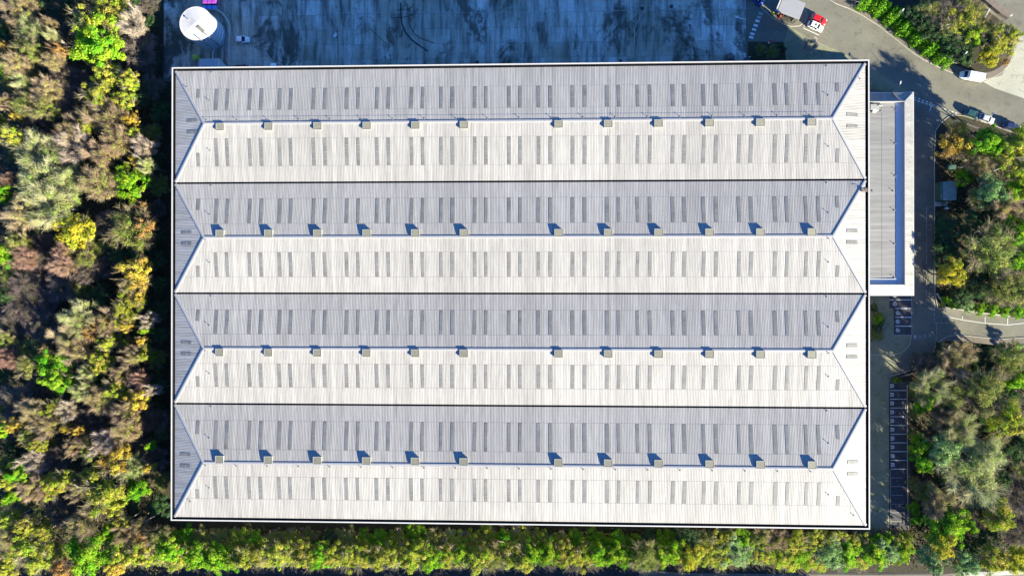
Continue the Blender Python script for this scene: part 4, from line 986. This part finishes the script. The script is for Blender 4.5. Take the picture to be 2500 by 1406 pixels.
def tree_meshes(kind, seed):
    """crown radius 5 m round (0,0,*), height 11 m"""
    K = KINDS[kind]; rg = np.random.default_rng(seed); R = 5.0; H = 11.0
    # limbs: trunk, main limbs, branches
    tb = MB(); lean = rg.normal(size=2) * 0.35
    top = np.array([lean[0], lean[1], H * 0.50]); tb.tube((0, 0, 0), tuple(top), 0.24, 0.15, 7)
    ends = []; nlimb = 8 if K['nt'] > 2000 else 6
    for i in range(nlimb):
        t = 2 * math.pi * (i + rg.uniform(-.3, .3)) / nlimb; rr = rg.uniform(.35, .75) * R if i else .1
        s = top * rg.uniform(.62, 1.0); e = np.array([math.cos(t) * rr, math.sin(t) * rr, H * rg.uniform(.66, .86)])
        m = (s + e) / 2 + np.array([math.cos(t), math.sin(t), -.3]) * .35
        tb.tube(tuple(s), tuple(m), .11, .075, 5); tb.tube(tuple(m), tuple(e), .075, .045, 5)
        for k in range(5):
            t2 = t + rg.uniform(-.9, .9); b0 = m + (e - m) * rg.uniform(0, 1)
            d = np.array([math.cos(t2), math.sin(t2), rg.uniform(.2, 1.1)]); b1 = b0 + d * rg.uniform(1.0, 2.3)
            hr = math.hypot(b1[0], b1[1])
            if hr > R * .92: b1[:2] *= R * .92 / hr
            tb.tube(tuple(b0), tuple(b1), .045, .02, 4); ends.append((b0, b1))
    trunk = tb.mesh('trunk'); trunk.materials.append(M[K['bark']])
    # clumps of foliage: irregular shell
    nc = 60; u = rg.normal(size=(nc * 2, 3)); u = unit(u); u = u[u[:, 2] > -0.25][:nc]
    lob = 1 + .20 * np.sin(3 * np.arctan2(u[:, 1], u[:, 0]) + rg.uniform(0, 6)) + .12 * np.sin(5 * np.arctan2(u[:, 1], u[:, 0]) + rg.uniform(0, 6))
    rad = rg.uniform(.45, .98, len(u)) * lob
    C = u * rad[:, None] * np.array([R * .84, R * .84, R * .66]) + np.array([0, 0, H * .66])
    C = C[C[:, 2] < H * 1.04]; cr = rg.uniform(.5, 1.2, len(C))
    pal = np.array(K['leaf']); cc = pal[rg.integers(0, len(pal), len(C))]
    V = []; TT = []
    nl = K['nl']
    if nl:
        idx = rg.integers(0, len(C), nl); off = rg.normal(size=(nl, 3)); off = unit(off) * (rg.uniform(0, 1, nl) ** .45)[:, None] * cr[idx][:, None] * np.array([1, 1, .7])
        pos = C[idx] + off; out = unit(pos - np.array([0, 0, H * .58]))
        nr = unit(out * .55 + unit(off) * .5 + np.array([0, 0, .35]) + rg.normal(size=(nl, 3)) * .55)
        V.append(leaf_quads(pos, nr, np.full(nl, .32 if K['nt'] < 2000 else .25)))
        tt = cc[idx] * rg.uniform(.72, 1.3, (nl, 1)); alt = pal[rg.integers(0, len(pal), nl)]; pick = rg.uniform(size=nl) < .2
        tt[pick] = alt[pick]; TT.append(tt)
    ntw = K['nt']
    if ntw:
        k1 = int(ntw * .6); idx = rg.integers(0, len(C), k1)
        base = C[idx] + rg.normal(size=(k1, 3)) * cr[idx][:, None] * .42
        d = unit(unit(base - np.array([0, 0, H * .48])) + rg.normal(size=(k1, 3)) * .38); ln = rg.uniform(.45, 1.5, k1)[:, None]
        V.append(twig_quads(base - d * ln * .4, base + d * ln * .6, rg.uniform(.022, .055, k1)))
        TT.append(np.array(K['twig']) * rg.uniform(.6, 1.35, (k1, 1)))
        k2 = ntw - k1; E0 = np.array([e[0] for e in ends]); E1 = np.array([e[1] for e in ends]); ii = rg.integers(0, len(ends), k2)
        s = E0[ii] + (E1[ii] - E0[ii]) * rg.uniform(.1, 1, (k2, 1)); d = unit(unit(E1[ii] - E0[ii]) + rg.normal(size=(k2, 3)) * .5 + np.array([0, 0, .25])); ln = rg.uniform(.7, 1.9, k2)[:, None]
        V.append(twig_quads(s, s + d * ln, rg.uniform(.025, .065, k2))); TT.append(np.array(K['twig']) * rg.uniform(.7, 1.45, (k2, 1)))
    return trunk, quads_mesh('crown', np.concatenate(V), None, np.concatenate(TT))
TREE_ME = {k: [tree_meshes(k, 100 * i + 7 * s) for s in range(3 if k in ('ygreen', 'tan', 'lime', 'grey', 'pale', 'olive') else 2)] for i, k in enumerate(KINDS)}

LEFT = '''55 25 38 tan;75 70 32 pale;75 122 36 olive;45 162 32 tan;125 65 20 tan;132 92 16 pale;143 125 20 orange;135 152 24 tan;14 160 30 lime;15 118 13 gold;55 200 20 pale;272 22 54 ygreen;212 55 36 ygreen;
240 108 68 lime;328 58 34 white;345 130 42 grey;262 182 38 ygreen;315 196 26 ygreen;240 235 36 ygreen;300 246 32 ygreen;122 225 33 tan;160 190 32 grey;182 255 42 grey;12 250 22 tan;60 258 32 olive;112 266 32 olive;42 287 14 gold;
4 300 20 ygreen;30 330 32 ygreen;78 318 34 grey;215 282 30 tan;265 290 42 tan;320 296 24 gold;330 331 18 ygreen;292 346 36 tan;172 318 32 tan;182 352 44 white;216 314 20 ygreen;255 378 34 tan;356 362 26 white;332 390 18 gold;
95 378 54 pale;362 406 20 pale;322 452 50 lime;264 422 12 lime;20 440 20 pink;240 450 44 tan;108 440 58 pale;166 444 44 pale;10 470 26 lime;128 502 56 pale;58 520 40 tan;182 566 60 yellow;318 560 58 olive;358 556 30 orange;350 505 14 orange;
14 616 34 lime;45 590 28 olive;66 632 30 pink;80 600 26 grey;155 610 20 pink;156 650 28 pink;216 666 32 grey;205 630 26 olive;334 668 44 gold;322 698 26 tan;342 722 17 gold;315 746 42 ygreen;150 700 38 grey;60 725 54 grey;110 792 50 grey;
28 792 40 grey;70 690 34 grey;245 725 32 dark;190 776 42 pale;252 786 34 tan;302 782 24 ygreen;222 806 26 orange;170 832 38 tan;196 856 32 tan;310 797 16 gold;356 802 18 lime;366 780 20 white;352 832 15 gold;357 863 22 ygreen;326 870 26 tan;
265 836 22 ygreen;246 882 34 ygreen;128 892 46 lime;10 832 26 olive;20 872 26 pink;72 892 28 olive;216 912 24 pale;302 910 26 tan;346 926 22 pink;152 935 36 lime;200 952 24 pale;246 976 36 tan;286 950 30 ygreen;340 972 30 gold;310 1006 30 tan;
310 1046 34 tan;378 950 15 white;376 1020 36 grey;126 1000 28 ygreen;166 1000 26 white;82 1006 32 tan;40 976 44 grey;120 1032 32 tan;166 1045 14 gold;193 1050 12 gold;70 1062 24 olive;92 1086 22 ygreen;36 1036 20 gold;4 1050 18 lime;
256 1080 30 white;216 1106 26 olive;182 1086 22 tan;286 1120 40 gold;326 1142 32 pale;366 1090 13 lime;366 1142 12 gold;86 1126 28 white;45 1152 30 lime;15 1172 27 ygreen;10 1130 26 olive;82 1190 34 tan;130 1186 36 ygreen;166 1166 26 ygreen;
192 1192 24 tan;256 1204 56 ygreen;226 1160 30 ygreen;336 1190 32 lime;25 1212 22 lime;275 1238 32 ygreen;150 1246 44 grey;62 1282 25 ygreen;20 1266 27 ygreen;106 1296 25 ygreen;202 1276 34 tan;296 1276 22 ygreen;342 1280 22 tan;
270 1298 27 lime;214 1346 66 lime;356 1306 24 orange;304 1304 24 tan;302 1352 38 ygreen;56 1330 44 ygreen;20 1310 30 tan;96 1362 40 ygreen;15 1382 36 ygreen;150 1388 26 orange;282 1386 26 gold;342 1352 32 ygreen;390 1312 30 olive;402 1342 34 lime'''
RIGHT = '''2300 32 46 grey;2350 58 48 ygreen;2262 62 26 dark;2352 15 36 olive;2440 106 42 ygreen;2412 138 28 yellow;2472 88 28 ygreen;2372 92 30 lime;2402 96 24 dark;2420 74 22 olive;2384 30 26 olive;2356 140 24 dark;2318 100 34 dark;2288 78 32 dark;2342 118 34 dark;2388 60 28 olive;2236 34 30 dark;2270 22 34 olive;2320 72 30 olive;
2336 346 44 gold;2422 346 40 lime;2385 398 30 tan;2356 432 25 lime;2455 372 36 ygreen;2490 350 40 ygreen;2480 402 40 ygreen;2420 470 42 silver;2490 462 42 lime;2390 486 28 olive;2450 502 32 tan;2420 612 64 olive;2492 560 42 lime;2492 630 40 lime;
2324 668 34 yellow;2312 560 40 dark;2306 612 34 dark;2372 548 40 dark;2400 694 46 dark;2452 700 42 olive;2346 726 26 dark;2492 706 40 olive;2340 640 30 dark;2360 700 28 dark;
2340 872 42 tan;2402 884 50 dark;2462 872 44 olive;2490 920 36 lime;2272 946 42 pale;2262 986 30 lime;2322 972 40 olive;2402 954 56 olive;2292 1000 26 tan;2312 1026 34 tan;2342 1050 42 pale;2462 1024 50 ygreen;2382 1142 76 pale;2302 1098 46 silver;
2252 1086 28 lime;2262 1130 28 lime;2300 1226 44 tan;2312 1290 54 lime;2300 1325 40 yellow;2345 1275 36 lime;2402 1304 46 dark;2482 1206 46 grey;2462 1110 44 dark;2440 1260 40 ygreen;2360 1346 36 dark;2280 1362 36 silver;2360 1378 34 silver;2424 1366 38 ygreen;2484 1362 38 yellow;2490 1300 40 grey;2408 1030 34 dark'''
ROWS = []
def read(txt, region):
    for s in txt.replace('\n', '').split(';'):
        a, b, r, k = s.split(); ROWS.append([float(a), float(b), float(r), k, region, None, 'tree'])
read(LEFT, 'L'); read(RIGHT, 'R')
rr = random.Random(21)
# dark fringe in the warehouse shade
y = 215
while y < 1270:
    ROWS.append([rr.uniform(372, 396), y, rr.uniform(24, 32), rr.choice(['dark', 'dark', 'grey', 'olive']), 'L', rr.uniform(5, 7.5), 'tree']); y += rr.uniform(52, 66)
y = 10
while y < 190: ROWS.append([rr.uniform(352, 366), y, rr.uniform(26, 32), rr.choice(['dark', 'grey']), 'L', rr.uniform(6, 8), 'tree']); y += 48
# strip below the warehouse
x = 398
while x < 2232:
    if x < 1000: k = rr.choice(['ygreen', 'ygreen', 'lime', 'ygreen', 'lime', 'tan', 'ygreen'])
    elif x < 1660: k = rr.choice(['lime', 'ygreen', 'lime', 'lime', 'ygreen', 'olive', 'ygreen'])
    elif x < 1760: k = rr.choice(['yellow', 'ygreen'])
    elif x < 1850: k = rr.choice(['silver', 'lime'])
    else: k = rr.choice(['silver', 'lime', 'lime', 'ygreen', 'ygreen'])
    ROWS.append([x, rr.uniform(1346, 1362) + (4 if x < 1300 else 0), rr.uniform(31, 43), k, 'B', rr.uniform(6, 8) if x < 1700 else rr.uniform(3.6, 5), 'tree']); x += rr.uniform(30, 41)
x = 405
while x < 2215:
    if x < 1880: k = rr.choice(['olive', 'dark', 'lime', 'ygreen', 'olive', 'lime'])
    else: k = rr.choice(['lime', 'ygreen', 'tan', 'olive'])
    ROWS.append([x, rr.uniform(1308, 1322) + (0 if x < 1300 else 6), rr.uniform(27, 35), k, 'B', rr.uniform(3.4, 5.0), 'shrub']); x += rr.uniform(38, 50)
# low ivy shrubs
for a, b, r, k in ((2332, 742, 16, 'lime'), (2362, 748, 18, 'silver'), (2392, 752, 18, 'lime'), (2424, 756, 18, 'lime'), (2456, 760, 18, 'lime'), (2488, 764, 20, 'lime'), (2310, 735, 14, 'lime'),
                   (2141, 770, 12, 'olive'), (2146, 782, 17, 'lime'), (2143, 800, 15, 'dark'), (2140, 818, 18, 'olive'), (2132, 752, 13, 'dark'),
                   (2232, 960, 16, 'olive'), (2230, 1010, 15, 'olive'), (2228, 1060, 15, 'olive'), (2230, 1180, 17, 'olive'), (2232, 1240, 18, 'lime'), (2238, 1268, 16, 'lime'), (2300, 850, 18, 'dark'), (2290, 880, 20, 'dark'), (2375, 850, 18, 'dark'), (2480, 850, 18, 'lime'),
                   (1858, 122, 16, 'olive'), (1885, 128, 18, 'olive'), (1905, 120, 14, 'dark'), (2190, 928, 9, 'lime'), (2455, 150, 12, 'orange')):
    ROWS.append([a, b, r, k, 'R', 1.6 + r * .07, 'shrub'])
ROWS.append([1978, 112, 20, 'white', 'R', 5.0, 'tree'])
# fill the gaps of the two woods with dull low trees
def fill(x0, x1, y0, y1, region, n, poly=None):
    c = 0
    for _ in range(4000):
        a, b = rr.uniform(x0, x1), rr.uniform(y0, y1)
        if any(math.hypot(a - q[0], b - q[1]) < .62 * q[2] + 19 for q in ROWS): continue
        ROWS.append([a, b, rr.uniform(24, 34), rr.choice(['grey', 'grey', 'dark', 'olive']), region, rr.uniform(6, 8.5), 'tree']); c += 1
        if c >= n: return
fill(0, 350, 0, 1390, 'L', 44); fill(2365, 2500, 500, 720, 'R', 7); fill(2260, 2500, 880, 1370, 'R', 14)

ORD = ['first', 'second', 'third', 'fourth', 'fifth', 'sixth', 'seventh', 'eighth', 'ninth', 'tenth', 'eleventh', 'twelfth'] + [f'{n}th' if n % 10 not in (1, 2, 3) or n in (13,) else f'{n}{"st" if n % 10 == 1 else "nd" if n % 10 == 2 else "rd"}' for n in range(13, 80)]
WHERE = {'L': ('in the wood left of the warehouse', 'top'), 'R': ('right of the warehouse', 'top'), 'B': ('in the strip below the warehouse', 'left')}
TREE_NAME = {'lime': 'green_tree', 'ygreen': 'autumn_tree', 'gold': 'golden_tree', 'yellow': 'yellow_tree', 'orange': 'orange_tree', 'olive': 'olive_brown_tree', 'dark': 'evergreen_tree', 'silver': 'silvery_tree', 'tan': 'tan_tree', 'pink': 'reddish_tree', 'grey': 'grey_tree', 'pale': 'pale_tree', 'white': 'birch_tree'}
TALL = {(2336, 346): 10.5, (2422, 346): 14.5, (2455, 372): 14.0, (2490, 350): 14.0, (2356, 432): 7.0, (2390, 486): 9.0}
groups = {}
for q in ROWS: groups.setdefault((q[3], q[4], q[6]), []).append(q)
for (kind, reg, cat), qs in groups.items():
    wtxt, side = WHERE[reg]; qs.sort(key=lambda q: q[1] if side == 'top' else q[0])
    for i, q in enumerate(qs):
        a, b, r, _, _, h, _ = q
        R = r * 1.1 / 9.25
        if h is None: h = (8.2 + rr.uniform(-.8, .8) if kind in ('grey', 'dark') else min(14.5, 10.6 + R * .42 + rr.uniform(-.8, 1.0))) if reg == 'L' else (6.6 + rr.uniform(-.8, .8) if kind in ('grey', 'dark') or b < 200 else min(13.0, 9.2 + R * .6 + rr.uniform(-.8, .8)))
        h = TALL.get((a, b), h)
        p = P(a, b, h * .72)
        tr_, cr_ = TREE_ME[kind][rr.randrange(len(TREE_ME[kind]))]
        nm = TREE_NAME[kind] if cat == 'tree' else TREE_NAME[kind].replace('tree', 'shrub')
        o = empty(nm, (p.x, p.y, 0.02), rr.uniform(0, 6.28))
        o.scale = (R / 4.9, R / 4.9, h / 11.0)
        txt = KINDS[kind]['text'] if cat == 'tree' else KINDS[kind]['text'].replace('shrubby ', '').replace('tree', 'shrub').replace('birch', 'shrub')
        lab = f'{txt} {wtxt}' if len(qs) == 1 else f'{ORD[i]} {txt} from the {side}, {wtxt}'
        tag(o, lab, cat, {'L': 'trees of the left wood', 'R': 'trees on the right', 'B': 'trees in the strip below the warehouse'}[reg] if cat == 'tree' else {'L': 'shrubs of the left wood', 'R': 'shrubs on the right', 'B': 'shrubs below the warehouse'}[reg])
        link('trunk', tr_, None, o); link('crown', cr_, None, o)

# clipped hedge along the upper road
def leaf_mass(name, pos, nrm, size, pal, rg):
    n = len(pos); pal = np.array(pal); t = pal[rg.integers(0, len(pal), n)] * rg.uniform(.7, 1.3, (n, 1))
    return quads_mesh(name, leaf_quads(pos, nrm, np.full(n, size)), None, t)
rg = np.random.default_rng(5)
hp_ = px([(2095, 2), (2150, 26), (2190, 60), (2240, 98), (2280, 130), (2316, 150)])
seg = np.array([[p.x, p.y] for p in hp_]); n = 16000
ii = rg.integers(0, len(seg) - 1, n); t = rg.uniform(size=(n, 1)); base = seg[ii] * (1 - t) + seg[ii + 1] * t
ang = rg.uniform(-.2, math.pi + .2, n); s_along = (ii + t[:, 0])
rad = (2.3 + .5 * np.sin(s_along * 9) + .35 * np.sin(s_along * 23 + 1)) * rg.uniform(.72, 1.05, n)
dirs = np.diff(seg, axis=0); dirs = dirs / np.linalg.norm(dirs, axis=1, keepdims=True); nr2 = np.stack([-dirs[:, 1], dirs[:, 0]], 1)[ii]
pos = np.concatenate([base + nr2 * (np.cos(ang) * rad)[:, None], (.2 + np.maximum(0, np.sin(ang)) * rad * 1.5)[:, None]], 1) + rg.normal(size=(n, 3)) * .14
nrm = unit(np.concatenate([nr2 * np.cos(ang)[:, None], np.sin(ang)[:, None]], 1) + rg.normal(size=(n, 3)) * .5)
hd = empty('hedge', hp_[0]); tag(hd, 'bright green ivy-like hedge behind the fence along the upper road', 'hedge')
o = link('foliage', leaf_mass('hedge_foliage', pos, nrm, .42, [(.08,.27,.014), (.12,.32,.018), (.17,.32,.025), (.06,.18,.018)], rg), None, hd); o.location = -Vector(hp_[0])
MB().ribbon([(p.x - hp_[0].x, p.y - hp_[0].y) for p in hp_], 1.2, .05, 1.6).build('stems', M['bark'], hd)

# undergrowth: low brambles and leaf litter under the trees
def under(regions, n, rg):
    pts = []
    for x0, x1, y0, y1, share in regions:
        m = int(n * share); a = rg.uniform(x0, x1, m); b = rg.uniform(y0, y1, m)
        for x_, y_ in zip(a, b): q_ = P(x_, y_); pts.append((q_.x, q_.y))
    pts = np.array(pts); m = len(pts); hgt = .2 + 1.0 * (np.sin(pts[:, 0] * .45) * np.sin(pts[:, 1] * .4 + 1) * .5 + .5)
    pos = np.concatenate([pts, (hgt * rg.uniform(.3, 1.1, m) + .1)[:, None]], 1)
    nrm = unit(rg.normal(size=(m, 3)) * .6 + np.array([0, 0, 1.0]))
    return leaf_mass('undergrowth', pos, nrm, .55, [(.11,.09,.04), (.07,.11,.035), (.14,.10,.06), (.08,.08,.045)], rg)
ug = link('undergrowth', under([(-40, 396, -20, 1400, .55), (300, 2215, 1288, 1376, .2), (2292, 2520, 330, 745, .11), (2222, 2520, 860, 1384, .14)], 60000, rg)); tag(ug, 'low brambles and fallen leaves under the trees', 'undergrowth', kind='stuff')
gp = []
for x_, y_ in zip(rg.uniform(380, 2215, 30000), rg.uniform(1300, 1374, 30000)): q_ = P(x_, y_ + (6 if x_ < 1300 else 0)); gp.append((q_.x, q_.y))
gp = np.array(gp); hh = .5 + 1.3 * (np.sin(gp[:, 0] * .7) * np.sin(gp[:, 1] * .6) * .5 + .5)
gc_ = link('bramble_cover', leaf_mass('bramble_cover', np.concatenate([gp, (hh * rg.uniform(.4, 1.1, len(gp)))[:, None]], 1), unit(rg.normal(size=(len(gp), 3)) * .5 + np.array([.25, -.25, 1.0])), .5, [(.15,.26,.03), (.24,.29,.04), (.12,.2,.03), (.26,.23,.08)], rg)); tag(gc_, 'green bramble cover along the bank below the warehouse', 'brambles', kind='stuff')
# the wood that goes on south of the track, just out of the picture, shading it
n = 42000; a = rg.uniform(-100, 2000, n); b = rg.uniform(1425, 1500, n); q_ = np.array([P(x_, y_)[:2] for x_, y_ in zip(a, b)])
hgt = 3.2 + 1.0 * np.sin(q_[:, 0] * .5) * np.sin(q_[:, 1] * .6); pos = np.concatenate([q_, (hgt * rg.uniform(.1, 1, n))[:, None]], 1)
wd = link('woodland', leaf_mass('woodland', pos, unit(rg.normal(size=(n, 3)) + np.array([0, 0, .6])), .8, KINDS['olive']['leaf'], rg)); tag(wd, 'bank of trees going on south of the track', 'woodland', kind='stuff')
